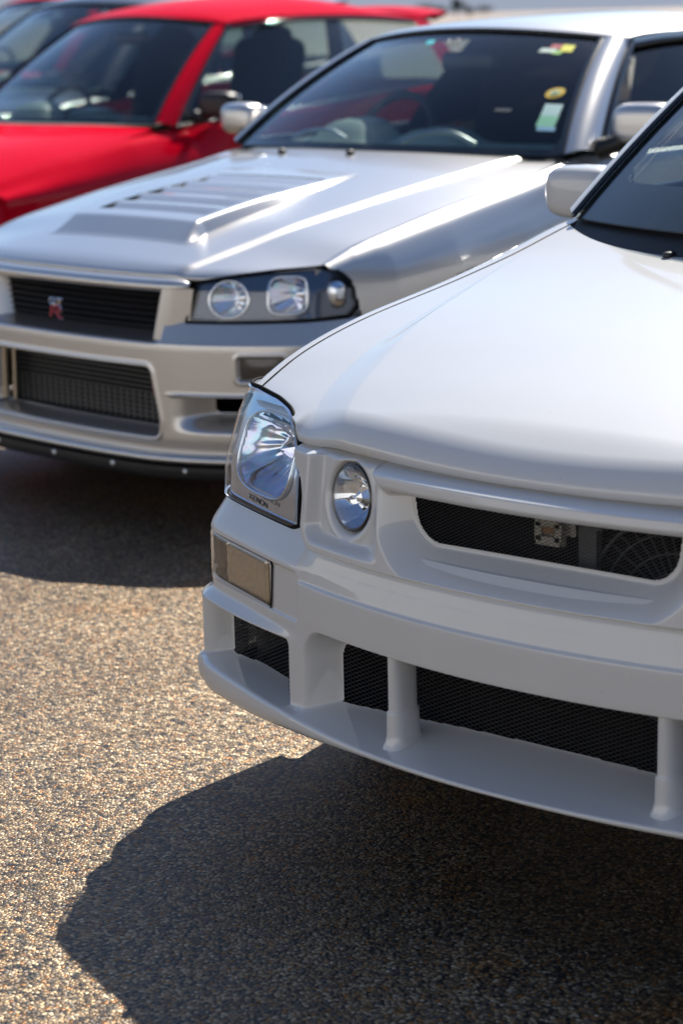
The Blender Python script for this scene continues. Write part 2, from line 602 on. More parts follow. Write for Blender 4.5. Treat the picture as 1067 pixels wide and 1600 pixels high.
# ------------------------------------------------------------------ plan-curve fascia base
class Plan:
    """nose outline seen from above, as arc length s -> point and outward direction"""
    def __init__(self, px, py, flat=0.7):
        P = np.stack([np.r_[[-v for v in px[:0:-1]], px], np.r_[py[:0:-1], py]], 1)
        C = crom(P, 40)
        d = np.r_[0, np.cumsum(np.linalg.norm(np.diff(C, axis=0), axis=1))]
        d -= np.interp(0, C[:, 0], d)
        self.S = np.linspace(d[0], d[-1], 4001)
        self.C = np.stack([np.interp(self.S, d, C[:, 0]), np.interp(self.S, d, C[:, 1])], 1)
        for k in range(2):
            self.C[:, k] = gsmooth(self.C[:, k], 14)
        T = np.gradient(self.C, self.S, axis=0)
        self.a = gsmooth(np.arctan2(T[:, 1], T[:, 0]), 10)     # heading of tangent
        self.flat = flat
    def xy(self, s):
        return np.interp(s, self.S, self.C[:, 0]), np.interp(s, self.S, self.C[:, 1])
    def theta(self, s):
        return np.interp(s, self.S, self.a)
    def P(self, s, z, d):
        s, z, d = np.broadcast_arrays(np.asarray(s, float), np.asarray(z, float), np.asarray(d, float))
        x, y = self.xy(s)
        a = self.theta(s)
        b = self.flat*np.tanh(a/self.flat)
        a = np.where(d < 0, b, a)
        return np.stack([x+d*np.sin(a), y-d*np.cos(a), z], -1)

SP = Plan([0, .12, .25, .38, .5, .6, .68, .76, .812, .840, .863, .873, .877, .878, .878, .878],
          [0, .0045, .021, .049, .087, .126, .161, .196, .221, .243, .278, .335, .42, .56, .70, .80])
RP = Plan([0, .2, .35, .42, .5, .58, .66, .72, .77, .81, .84, .865, .88, .886, .888, .888],
          [0, .004, .016, .028, .052, .09, .14, .185, .232, .285, .345, .42, .5, .6, .7, .8])

def prof(zs, ds, sig=0.004):
    zz = np.arange(zs[0], zs[-1], 0.0005)
    dd = gsmooth(np.interp(zz, zs, ds), sig/0.0005)
    return lambda z: np.interp(z, zz, dd)

def wire_screen(name, x0, x1, z0, z1, yfun, px, pz, w, mat, parent, clip=None):
    """expanded-metal screen: rows of zigzag strands, real wire with thickness"""
    mb = MB()
    nx = int((x1-x0)/px)
    nz = int((z1-z0)/pz)
    V = []; F = []
    n = 0
    for j in range(nz):
        for par in (0, 1):
            zc = z0+j*pz
            xs = x0+np.arange(2*nx+1)*px/2
            zz = zc+np.where((np.arange(2*nx+1)+par) % 2 == 0, 0, pz/2)
            if par == 1:
                zz = zc+pz-np.where(np.arange(2*nx+1) % 2 == 0, 0, pz/2)
            keep = np.ones(len(xs), bool) if clip is None else clip(xs, zz)
            ys = np.array([yfun(a, b) for a, b in zip(xs, zz)])
            P = np.stack([xs, ys, zz], 1)
            offs = np.array([[0, -w*0.8, w*.3], [0, 0, w*.5], [0, w*.8, -w*.3], [0, 0, -w*.5]])
            VV = (P[:, None]+offs[None]).reshape(-1, 3)
            for i in range(len(xs)-1):
                if keep[i] and keep[i+1]:
                    for k in range(4):
                        k2 = (k+1) % 4
                        F.append([n+i*4+k, n+i*4+k2, n+(i+1)*4+k2, n+(i+1)*4+k])
            V.append(VV); n += len(VV)
    o = mesh_np(name, np.vstack(V), np.array(F), mat, parent, False)
    o['kind'] = 'stuff'
    return o

# ================================================================== generic car body builders
def wheel(parent, x, y, r=0.32, w=0.21):
    sg = 1 if x > 0 else -1
    a = np.array([[0.62, -.5], [0.9, -.52], [0.98, -.42], [1, -.2], [1, .2], [.98, .42], [.9, .52], [.62, .5]])
    th = np.linspace(0, 2*PI, 48, endpoint=False)
    G = np.stack([x+a[:, None, 1]*w+0*th, y+r*a[:, None, 0]*np.cos(th), r+r*a[:, None, 0]*np.sin(th)], -1)
    wh = grid('wheel', G, TYRE, parent, wrap=True, sharp=40)
    mb = MB()
    xo = x+sg*w*.36
    for k in range(6):
        c = 2*PI*k/6
        P = np.array([[xo, y+r*.1*math.cos(c), r+r*.1*math.sin(c)], [xo-sg*.012, y+r*.62*math.cos(c), r+r*.62*math.sin(c)]])
        mb.tube(P, [.028, .02], 6)
    ring = np.array([[xo-sg*.01, y+r*.61*math.cos(c), r+r*.61*math.sin(c)] for c in np.linspace(0, 2*PI, 33)])
    mb.tube(ring, .014, 6)
    mb.tube(np.array([[xo-.02, y, r], [xo+.02, y, r]]), .045, 12)
    mb.build('rim', RIM, wh)
    th2 = np.linspace(0, 2*PI, 28, endpoint=False)
    dd = [[x, y, r]]+[[x, y+r*.6*math.cos(t), r+r*.6*math.sin(t)] for t in th2]
    mesh_np('brake_disc', np.array(dd), [[0, 1+i, 1+(i+1) % 28] for i in range(28)], DARK, wh, False)
    return wh

def side_panels(parent, mat, edge, width, sill, wheels, cuts, names, r_arch=0.36, zmid=0.56, cutout=None):
    """body side lofted along the car from its shoulder edge down to the sill, cut into panels; both sides"""
    for sg in (-1, 1):
        for (y0, y1), nm in zip(cuts, names):
            ys = np.linspace(y0, y1, max(12, int((y1-y0)/(.005 if cutout is not None and y0 < .5 else .02))))
            rows = []
            nt = 46 if not (cutout is not None and y0 < .5) else 150
            for y in ys:
                ex, ez = edge(y)
                W = width(y); zs = sill(y)
                k = crom(np.array([[ex, ez], [ex+.018, ez-.001], [ex+.42*(W-ex)+.012, ez-.018-(W-ex)*.12], [W-.012, ez-.5*(ez-zmid)], [W, zmid], [W-.004, .42], [W-.02, zs]]), 10)
                rows.append(resample(k, nt))
            R = np.array(rows)
            G = np.stack([sg*R[..., 0], np.repeat(ys[:, None], nt, 1), R[..., 1]], -1)
            cy = (G[:-1, :-1, 1]+G[1:, 1:, 1])/2; cz = (G[:-1, :-1, 2]+G[1:, 1:, 2])/2
            mask = np.ones(cy.shape, bool)
            for wy, wr in wheels:
                mask &= np.hypot(cy-wy, cz-wr) > r_arch
            if cutout is not None:
                mask &= ~cutout(cy, cz)
            grid(nm, G, mat, parent, mask=mask, flip=(sg > 0))

def lerp_patch(A, B, nv, bulge=None):
    """ruled patch between two polylines with the same number of points, bulged along a vector field"""
    A = np.asarray(A); B = np.asarray(B)
    v = np.linspace(0, 1, nv)[:, None, None]
    G = A[None]*(1-v)+B[None]*v
    if bulge is not None:
        G = G+np.asarray(bulge)*(4*v*(1-v))
    return G

def quad_curve(a, c, b, n):
    """smooth curve through a (end), c (middle), b (end)"""
    t = np.linspace(-1, 1, n)[:, None]
    a, c, b = map(np.array, (a, c, b))
    return c+(b-a)/2*t+((a+b)/2-c)*np.abs(t)**2.0

def greenhouse(root, mat, g, glass_f, glass_s, pillar_mat=None, roof_mat=None, interior=True, trim=BLACKG):
    wb, wbc, wtp, wtc = (np.array(g[k], float) for k in ('wb', 'wbc', 'wt', 'wtc'))
    mir = np.array([-1, 1, 1])
    n = 33
    bot = quad_curve(wb*mir, wbc, wb, n)
    top = quad_curve(wtp*mir, wtc, wtp, n)
    G = lerp_patch(bot, top, 15, np.array([0, -.018, .018]))
    ws = grid('windscreen', G, glass_f, root)
    # black printed border, 4 mm inside the glass
    u = np.linspace(0, 1, n)[None, :]; v = np.linspace(0, 1, 15)[:, None]
    G2 = lerp_patch(quad_curve(wb*mir, wbc, wb, 121), quad_curve(wtp*mir, wtc, wtp, 121), 41, np.array([0, -.018, .018]))+np.array([0, .004, -.004])
    u = np.linspace(0, 1, 121)[None, :]; v = np.linspace(0, 1, 41)[:, None]
    fu, fv = g.get('frit', (.035, .07))
    sd_ = sdf_rr(u*2*1.0, v*.55, 1.0, .275, 1.0-fu, .275-fv*.55, .05)
    m = sd_ > 0
    m = m[:-1, :-1]
    grid('glass_border', G2, BLACK, ws, mask=m)
    pm_ = pillar_mat or mat
    db, dt = np.array(g['db'], float), np.array(g['dt'], float)      # door glass front edge, bottom and top
    for sg in (-1, 1):
        s3 = np.array([sg, 1, 1])
        k = np.linspace(0, 1, 16)[:, None]
        inn = (wb*(1-k)+wtp*k); out = db*(1-k)+dt*k
        inn = inn + np.array([0, -.018, .018])*(4*k*(1-k))
        out = out + np.array([0.004, -.014, .014])*(4*k*(1-k))
        ww = np.linspace(0, 1, 12)
        rows = []
        for i in range(16):
            a, b = inn[i], out[i]
            nrm = np.array([.55, -.6, .58])
            L = np.linalg.norm(b-a)
            rows.append([a*(1-w)+b*w+nrm*L*g.get('pillar', .26)*math.sin(PI*w)**.7 for w in ww])
        grid('a_pillar', np.array(rows)*s3, pm_, root, flip=(sg > 0))
        # door seal along the pillar
        tube('door_seal', (out+np.array([.004, .012, -.004]))*s3, .011, trim, root, 8)
        # windscreen moulding along the pillar edge
        tube('windscreen_moulding', (inn+np.array([.002, -.006, .004]))*s3, .0075 if 'mould' not in g else g['mould'], trim, ws, 8)
    tube('windscreen_moulding', top+np.array([0, -.002, .006]), .007, trim, ws, 8)
    # roof
    rail = crom(np.array(g['rail'], float), 14)          # from above door-glass front, back to the rear window
    belt = crom(np.array(g['belt'], float), 14)
    ny = 40; nx = 61
    rl = resample(rail, ny)
    uu = np.linspace(-1, 1, nx)
    rows = []
    # the front edge of the roof leaves the windscreen's top edge, the back edge arcs over the rear window
    frontc = np.array([np.interp(np.abs(t), [0, wtp[0]/rl[0, 0]], [0, 1]) for t in uu])
    for i in range(ny):
        k = i/(ny-1)
        x = rl[i, 0]*uu
        y = rl[i, 1]+0*uu
        yc = rl[i, 1]
        if k < .35:
            f = (1-k/.35)**1.5
            yf = wtc[1]+(rl[0, 1]-wtc[1])*np.abs(uu)**2.0
            y = yf*f+yc*(1-f)
        cr = g['crown'](k)
        edge = (1-np.abs(uu)**7)
        z = rl[i, 2]+cr*(1-uu**2)*.75+cr*.25*edge
        rows.append(np.stack([x, y, z], -1))
    R = np.array(rows)
    grid('roof', R, roof_mat or mat, root)
    # side glass and pillars
    for sg in (-1, 1):
        s3 = np.array([sg, 1, 1])
        nb = 60
        A = resample(belt, nb); B = resample(rail, nb)
        ins = np.array([-.012, 0, -.006])
        Gs = lerp_patch(A, B+np.array([.0, 0, -.02]), 9, np.array([.018, 0, 0]))+ins
        cut = g['bpillar']
        for a, b in cut['glass']:
            i0, i1 = int(a*(nb-1)), int(b*(nb-1))
            grid('side_window', Gs[:, i0:i1+1]*s3, glass_s, root, flip=(sg > 0))
        for a, b in cut['post']:
            i0, i1 = int(a*(nb-1)), int(b*(nb-1))
            grid('window_post', (Gs[:, i0:i1+1]+np.array([.010, 0, 0]))*s3, trim if not cut.get('paint') else mat, root, flip=(sg > 0))
        # roof rail (drip) and belt moulding
        Gr = lerp_patch(B+np.array([-.0, 0, .001]), B+np.array([.004, 0, -.026]), 4)
        grid('roof_rail', Gr*s3, roof_mat or mat, root, flip=(sg > 0))
        tube('drip_moulding', (B+np.array([.006, 0, -.024]))*s3, .010, trim, root, 8)
        tube('belt_moulding', (A+np.array([.003, 0, .004]))*s3, .010, trim, root, 8)
    # rear window and tailgate
    rb = np.array(g['rb'], float); rt = rail[-1]
    rbot = quad_curve(rb*mir, rb*np.array([0, 1, 1])+np.array([0, .05, 0]), rb, 25)
    rtop = R[-1][::1]
    rtop = resample(rtop, 25)
    rg = grid('rear_window', lerp_patch(rtop, rbot, 8, np.array([0, .03, .02])), glass_s, root, flip=False)
    if interior:
        fl = g['floor']
        yb = g['seat_y']
        # floor pan and rear bulkhead keep the cabin dark
        mesh_np('cabin_floor', np.array([[-.75, wb[1]-.1, fl], [.75, wb[1]-.1, fl], [.75, rail[-1][1]+.3, fl], [-.75, rail[-1][1]+.3, fl]]), [[0, 1, 2, 3]], DARK, root, False)
        roofl = R[2:-2, 4:-4]-np.array([0, 0, .035])
        grid('headlining', roofl, INTER, root)
        zt = g['dash_z']
        # dash top with instrument hood
        yd0 = wb[1]+.04
        dx = np.linspace(-.66, .66, 45)[None, :]
        dv = np.linspace(0, 1, 14)[:, None]
        ycen = wbc[1]+.03
        yy = ycen+(yd0-ycen)*(np.abs(dx)/.66)**2+dv*.42*(1-.25*(np.abs(dx)/.66)**2)
        hump = .075*np.exp(-((dx+.34)/.16)**4)*smooth01(.25, .6, dv)+.05*np.exp(-((dx-.05)/.14)**4)*smooth01(.3, .65, dv)
        zz = zt+.03*dv+hump+0*dx
        zz = np.where(dv > .85, zz-(dv-.85)*2.2, zz)
        grid('dashboard', np.stack([dx+0*dv, yy, zz], -1), DASH, root)
        for x in (-.36, .36):
            st = rbox('seat', (x, yb, fl+.36), (.25, .25, .09), .06, INTER, root)
            rbox('seat_back', (x, yb+.30, fl+.70), (.23, .075, .34), .07, INTER, st, rot=rotx(-.22))
            superell('headrest', (x, yb+.385, fl+1.0), (.13, .05, .10), INTER, st)
        th = np.linspace(0, 2*PI, 33)
        cx = -.36; cyw = yd0+.36; czw = zt+.005
        ringp = np.stack([cx+.18*np.cos(th), cyw+.18*np.sin(th)*.42, czw+.18*np.sin(th)*.9], 1)
        sw = tube('steering_wheel', ringp, .015, BLACK, root, 8)
        mb = MB()
        mb.box((cx, cyw, czw), (.06, .03, .06)); mb.box((cx, cyw, czw), (.17, .01, .018))
        mb.build('hub', BLACK, sw)
        rm = rbox('rear_view_mirror', (0.0, wtc[1]+.03, wtc[2]-.10), (.12, .022, .032), .02, BLACK, root)
    return ws, R

def mirror_unit(root, c, rad, mat, base, stalk_mat, sg, rot=None):
    m = superell('door_mirror', c, rad, mat, root, .55, .6, rot, 36, 22)
    b = np.array(base, float); cc = np.array(c, float)
    a = cc+np.array([-sg*rad[0]*.6, .01, -rad[2]*.62])
    P = crom(np.array([b, b*.55+a*.45+np.array([0, -.004, -.006]), a+np.array([sg*.03, 0, .005])]), 8)
    tube('mirror_arm', P, np.linspace(.034, .024, len(P)), stalk_mat, m, 10)
    rbox('mirror_glass', cc+np.array([0, rad[1]*.93, 0]), (rad[0]*.84, .006, rad[2]*.78), .005, CHROME, m)
    return m

# ================================================================== white estate car (nearest)
wagon = thing('white_estate_car', 'white estate car nearest the camera with clear round driving lamp beside its headlight', 'car', (0, 0, 0))

def wagon_bumper():
    s = np.linspace(-1.27, 1.27, 1000)
    a = np.abs(s)
    zlip = gsmooth(np.interp(a, [0, .3, .5, .7, .93, 1.3], [.247, .2475, .252, .250, .248, .250]), 12)
    zbot = gsmooth(np.interp(a, [0, .3, .5, .65, .8, .93, 1.3], [.238, .235, .222, .207, .199, .197, .205]), 12)
    xC, yC = SP.xy(s)
    th = SP.theta(s); thb = SP.flat*np.tanh(th/SP.flat)
    # rows: underside, lip face, front face
    zabs = np.r_[np.arange(.2475, .300, .0009), np.arange(.300, .392, .0024), np.arange(.392, .412, .0012), np.arange(.412, .56, .0019), np.arange(.56, .700, .003)]
    nz_ = len(zabs)
    zz = np.where(zabs[:, None] < .30, zlip[None]+(zabs[:, None]-.2475)*((.30-zlip[None])/(.0525)), zabs[:, None]+0*s[None])
    A = np.broadcast_to(a[None], zz.shape); S_ = np.broadcast_to(s[None], zz.shape)
    fc = prof([.19, .40, .41, .47, .50, .53, .55, .575, .71], [.0, .0, .001, .0, -.006, -.015, -.032, -.05, -.064], .004)
    fo = prof([.19, .485, .4955, .5005, .509, .545, .556, .684, .692, .705], [.0, .0, .0005, -.0005, -.005, -.030, -.036, -.046, -.066, -.085], .0022)
    w = smooth01(.455, .535, A)
    dc = fc(zz.ravel()).reshape(zz.shape); do = fo(zz.ravel()).reshape(zz.shape)
    d = dc*(1-w)+do*w
    # crease: the lower face stands 4 mm proud
    d = d-.0045*smooth01(.4745, .4775, zz)*(1-smooth01(.498, .510, A))
    # shallow recessed plate around the turn lamp
    pl = sdf_rr(A, zz, 1.006, .448, .5, .0445, .013)
    d = d-.0048*(1-smooth01(-.0038, .0, pl))
    # shelf towards the corner
    gsh = smooth01(.45, .76, A)
    d = d+.0225*gsh*(1-smooth01(.3665, .389, zz))
    # openings
    c1 = sdf_rr(A, zz, 0, .25, .493, .1545, .055)
    wl = .007+.029*smooth01(.40, .47, A)
    M1 = 1-smooth01(-1, 0, c1/wl)
    M1 = np.clip(M1, 0, 1)
    rec1 = np.broadcast_to(-(.128-yC)/np.maximum(np.cos(thb), .5), zz.shape)
    c2 = sdf_rr(A, zz, .719, .21, .185, .160, .012)
    wl2 = .010+.014*smooth01(.80, .90, A)
    M2 = 1-smooth01(-1, 0, c2/wl2)
    rec2 = -.055+.018*smooth01(.74, .88, A)
    d = d*(1-M1)+np.minimum(rec1, -.02)*M1
    d = d*(1-M2)+rec2*M2
    slope = .180*(1-smooth01(.47, .56, A))+.125*smooth01(.47, .56, A)
    dl = .024-.003*smooth01(.70, .90, A)-(zz-zlip[None])/slope
    d = smax(d, dl, .018+.012*smooth01(.74, .86, A)+.02*smooth01(.40, .47, A)*(1-smooth01(.48, .52, A)))
    lampcut = (A > .612) & (A < .99) & (zz > .4075) & (zz < .4855)
    hole = lampcut | ((M1 > .995) & (d < np.minimum(rec1, -.02)+.004)) | ((M2 > .995) & (d < rec2+.004))
    # lip face and underside
    rows_z = []; rows_d = []
    h = zlip-zbot
    d0 = d[0]
    for t in np.linspace(0, 1, 9)[1:]:
        rows_z.append(zlip-h*(.5-.5*math.cos(PI*t)))
        rows_d.append(d0+.008*math.sin(PI*t)**.8-.004*t)
    for t in (.2, .5, 1.0):
        rows_z.append(zbot+.012*t)
        rows_d.append(d0-.004-.10*t)
    zz = np.vstack([np.array(rows_z)[::-1], zz])
    d = np.vstack([np.array(rows_d)[::-1], d])
    hole = np.vstack([np.zeros((len(rows_z), len(s)), bool), hole])
    G = SP.P(s[None], zz, d)
    A = np.broadcast_to(a[None], zz.shape)
    rem = hole | ((A < .497) & (zz > .562)) | ((A > .566+.022*smooth01(.62, .69, zz)) & (zz > .551))
    m = ~(rem[:-1, :-1] & rem[1:, 1:] & rem[1:, :-1] & rem[:-1, 1:])
    return grid('bumper', G, MW, wagon, mask=m, flip=False)

bumper_w = wagon_bumper()
# struts in the lower opening, with a collar and a spread foot
for sg in (-1, 1):
    zs = np.array([.412, .40, .36, .315, .3125, .311, .309, .285, .272, .262, .255, .250])
    hw = np.array([.0150, .0152, .0160, .0168, .0172, .0198, .0203, .0208, .0212, .0235, .029, .036])
    hd = np.array([.030, .030, .030, .030, .0302, .0325, .033, .0335, .034, .037, .043, .052])
    n = 28
    t = np.linspace(0, 2*PI, n, endpoint=False)
    G = []
    for z, a_, b_ in zip(zs, hw*.86, hd):
        k = (z-.25)/.16
        y0 = .056-.002*k
        G.append(np.stack([sg*.249+a_*np.sign(np.cos(t))*np.abs(np.cos(t))**.75, y0+b_*np.sign(np.sin(t))*np.abs(np.sin(t))**.85, z+0*t-(.010*(.0-(b_*np.sin(t)))/.05 if z < .262 else 0*t)], -1))
    grid('strut', np.array(G), MW, wagon, wrap=True)

wire_screen('lower_mesh', -.56, .56, .236, .42, lambda x, z: .130, .0152, .0072, .0015, WIREM, wagon)
for sg in (-1, 1):
    def ysd(x, z, sg=sg):
        p = SP.P(sg*np.interp(abs(x), np.abs(SP.C[SP.S > 0][:, 0]), SP.S[SP.S > 0]), z, -.058)
        return p[1]-0.0
    mx = [0]
    sarr = np.linspace(.50, .96, 62)
    pts = SP.P(sg*sarr, .3, -.0575+.018*smooth01(.74, .88, sarr))
    xs_, ys_ = np.abs(pts[:, 0]), pts[:, 1]
    o_ = np.argsort(xs_)
    f_y = lambda x, z, xs_=xs_[o_], ys_=ys_[o_]: float(np.interp(abs(x), xs_, ys_))
    if sg < 0:
        wire_screen('corner_mesh', -.885, -.46, .236, .385, f_y, .0152, .0072, .0019, WIREM, wagon)
    else:
        wire_screen('corner_mesh', .46, .885, .236, .385, f_y, .0152, .0072, .0019, WIREM, wagon)

# ---- grille with lamp pockets
LAMP_S, LAMP_Z = .404, .631
def wagon_grille():
    s = np.linspace(-.517, .517, 560)
    a = np.abs(s)
    nv = 100
    q = np.clip((a-.452)/.065, 0, 1)
    zb = .5305+.046*(1-np.sqrt(1-q**2*.999))
    v = np.linspace(0, 1, nv)[:, None]
    v = v**1.0
    zz = zb[None]+(.703-zb[None])*v
    A = np.broadcast_to(a[None], zz.shape)
    xC, yC = SP.xy(s)
    e = -sdf_rr(A, zz, 0, .78, .517, .2495, .047)
    lean = -.115*(zz-.535)
    rim = -.009-.018*(1-smooth01(0, .005, e))
    fl = -.034
    floor_ = rim+(fl-rim)*smooth01(.015, .032, e)*smooth01(.285, .345, A)
    # top bar
    zbar = .6615+.034*smooth01(.285, .345, A)
    bar = smooth01(-.006, .004, zz-zbar)
    ndep = np.maximum(0.088-np.broadcast_to(yC, zz.shape), .02)
    dopen = -ndep
    # opening: flat-topped trapezoid with big lower corners
    hw = .262+.16*(zz-.655)
    o = sdf_rr(A*(.262/np.maximum(hw, .1)), zz, 0, .70, .262, .122, .048)
    ramp = np.clip(o/.048, 0, 1)
    ramp = 1-(1-ramp)**1.25
    base = floor_
    d = dopen*(1-ramp)+base*ramp
    bard = -.007+lean-.010*(1-smooth01(0, .012, zz-zbar))-.050*smooth01(.686, .703, zz)
    # underside of the bar steps back to the opening
    d = d+lean*ramp
    d = np.where(bar < 1, d-.035*smooth01(.688, .703, zz), d)
    d = d*(1-bar)+bard*bar
    # pocket round the lamp
    rl = np.hypot((A-LAMP_S)*.98, zz-LAMP_Z)
    d = d-.012*(1-smooth01(.0535, .0635, rl))+.0025*np.exp(-((rl-.070)/.006)**2)
    hole = (o < -.006) & (bar < .05) | (rl < .050)
    G = SP.P(s[None], zz, d)
    m = ~(hole[:-1, :-1] & hole[1:, 1:] & hole[1:, :-1] & hole[:-1, 1:])
    # return edge tucked behind
    back = SP.P(s, zb+.004, np.full(len(s), -.060))
    G = np.concatenate([back[None], G])
    m = np.vstack([np.ones((1, len(s)-1), bool), m])
    o1 = grid('grille', G, MW, wagon, mask=m)
    # side returns
    for k in (0, -1):
        c0 = G[1:, k]
        c1 = c0+np.array([0, .05, 0])
        grid('grille_edge', np.stack([c0, c1]), MW, o1)
    return o1
grille_w = wagon_grille()
wire_screen('grille_mesh', -.30, .30, .565, .685, lambda x, z: .0905, .0108, .0054, .0011, WIREM, wagon)

# ---- bits behind the grille mesh: fan, latch post, bracket
fan = MB()
fc = np.array([.20, .155, .505])
for rr in (.045, .075, .105, .135, .160):
    tt = np.linspace(0, 2*PI, 49)
    fan.tube(np.stack([fc[0]+rr*np.cos(tt), fc[1]+0*tt-.004*(rr/.16), fc[2]+rr*np.sin(tt)], 1), .0022 if rr < .15 else .0035, 5)
for k in range(44):
    t = 2*PI*k/44
    P = np.array([[fc[0]+q*math.cos(t+1.2*(q-.03)), fc[1], fc[2]+q*math.sin(t+1.2*(q-.03))] for q in np.linspace(.035, .16, 6)])
    fan.tube(P, .0018, 4)
fan_o = fan.build('cooling_fan_guard', pm('fan_plastic', (0.075, 0.078, 0.085), .5), wagon)
fb = MB()
for k in range(7):
    t = 2*PI*k/7
    P = np.array([[fc[0]+q*math.cos(t+2*q), fc[1]+.03, fc[2]+q*math.sin(t+2*q)] for q in np.linspace(.03, .15, 5)])
    fb.tube(P, [.01, .018, .022, .022, .012], 6)
fb.build('fan_blades', BLACK, fan_o)
lp = MB()
lp.box((.045, .150, .60), (.016, .010, .11))
lp.box((.062, .146, .66), (.010, .008, .03))
lp.build('latch_post', pm('grey_painted_steel', (.13, .135, .14), .5), wagon)
lb = MB()
lb.box((.0, .140, .645), (.026, .004, .030))
lb.box((.0, .132, .668), (.050, .003, .010))
lbo = lb.build('latch_bracket', STEEL, wagon)
lb2 = MB()
lb2.box((-.016, .125, .606), (.022, .003, .007)); lb2.box((-.016, .125, .634), (.022, .003, .006)); lb2.box((-.034, .125, .62), (.006, .003, .014)); lb2.box((.003, .125, .62), (.006, .003, .014))
lb2.box((-.016, .136, .62), (.024, .002, .022))
lb2.build('horn_bracket', pm('cream_plated_bracket', (.46, .44, .38), .5), lbo)
lb3 = MB(); lb3.box((-.013, .1225, .624), (.010, .002, .005)); lb3.build('rusty_bolt', RUST, lbo)
rd = MB(); rd.box((0, .34, .50), (.55, .004, .22)); rd.box((0, .20, .47), (.50, .02, .035))
rd.build('radiator', DARK, wagon)
ls = np.linspace(-1.10, 1.10, 121)
lz = np.array([.236, .236, .56, .68])
lin = SP.P(ls[None], lz[:, None], np.array([-.035, -.15, -.15, -.16])[:, None])
grid('splash_liner', lin, DARK, wagon)
und = SP.P(ls, .236, np.full(121, -.035))
und2 = und.copy(); und2[:, 1] = np.maximum(und[:, 1]+.02, .62)
grid('undertray', np.stack([und, und2]), DARK, wagon)
ub = MB()
ub.box((0, 1.0, .80), (.55, .5, .004)) if False else None
ub.box((0, 2.3, .185), (.78, 1.95, .004))
ub.build('underbody', DARK, wagon)

# ---- round driving lamps
for sg in (-1, 1):
    c = SP.P(sg*LAMP_S, LAMP_Z, -.050)
    th = float(SP.theta(sg*LAMP_S))
    ax = np.array([math.sin(th), -math.cos(th), .10]); ax /= np.linalg.norm(ax)
    e1 = np.array([math.cos(th), math.sin(th), 0]); e2 = np.cross(e1, ax)*1.0
    if e2[2] < 0: e2 = -e2
    R_ = .0530
    def at(x, y, d, c=c, e1=e1, e2=e2, ax=ax): return c+e1*x+e2*y+ax*d
    def bowl(rho, t, at=at):
        # stepped facets: alternate ring depth so that each facet faces its own way
        return at(R_*.97*rho*math.cos(t), R_*.97*rho*math.sin(t), -.046*(1-rho**2)**1.0+.0022*math.sin(PI*rho)*abs(math.sin(5*t))+.0012*abs(math.sin(8*rho)))
    lo = disc_grid('driving_lamp', bowl, 16, 70, FACET, wagon, smooth=True)
    # faceted bulb shield in the middle
    def shield(rho, t, at=at):
        return at(.020*rho*math.cos(t), .020*rho*math.sin(t), -.008-.016*rho**1.5)
    disc_grid('bulb_shield', shield, 2, 7, FACET, lo, smooth=False)
    def lens(rho, t, at=at):
        return at(R_*rho*math.cos(t), R_*rho*math.sin(t), .002+.010*(1-rho*rho))
    disc_grid('lens', lens, 10, 48, LENS, lo)
    tt = np.linspace(0, 2*PI, 49)
    tube('lamp_rim', np.array([at(R_*math.cos(t)*1.01, R_*math.sin(t)*1.01, -.001) for t in tt]), .0032, BLACKG, lo, 8)

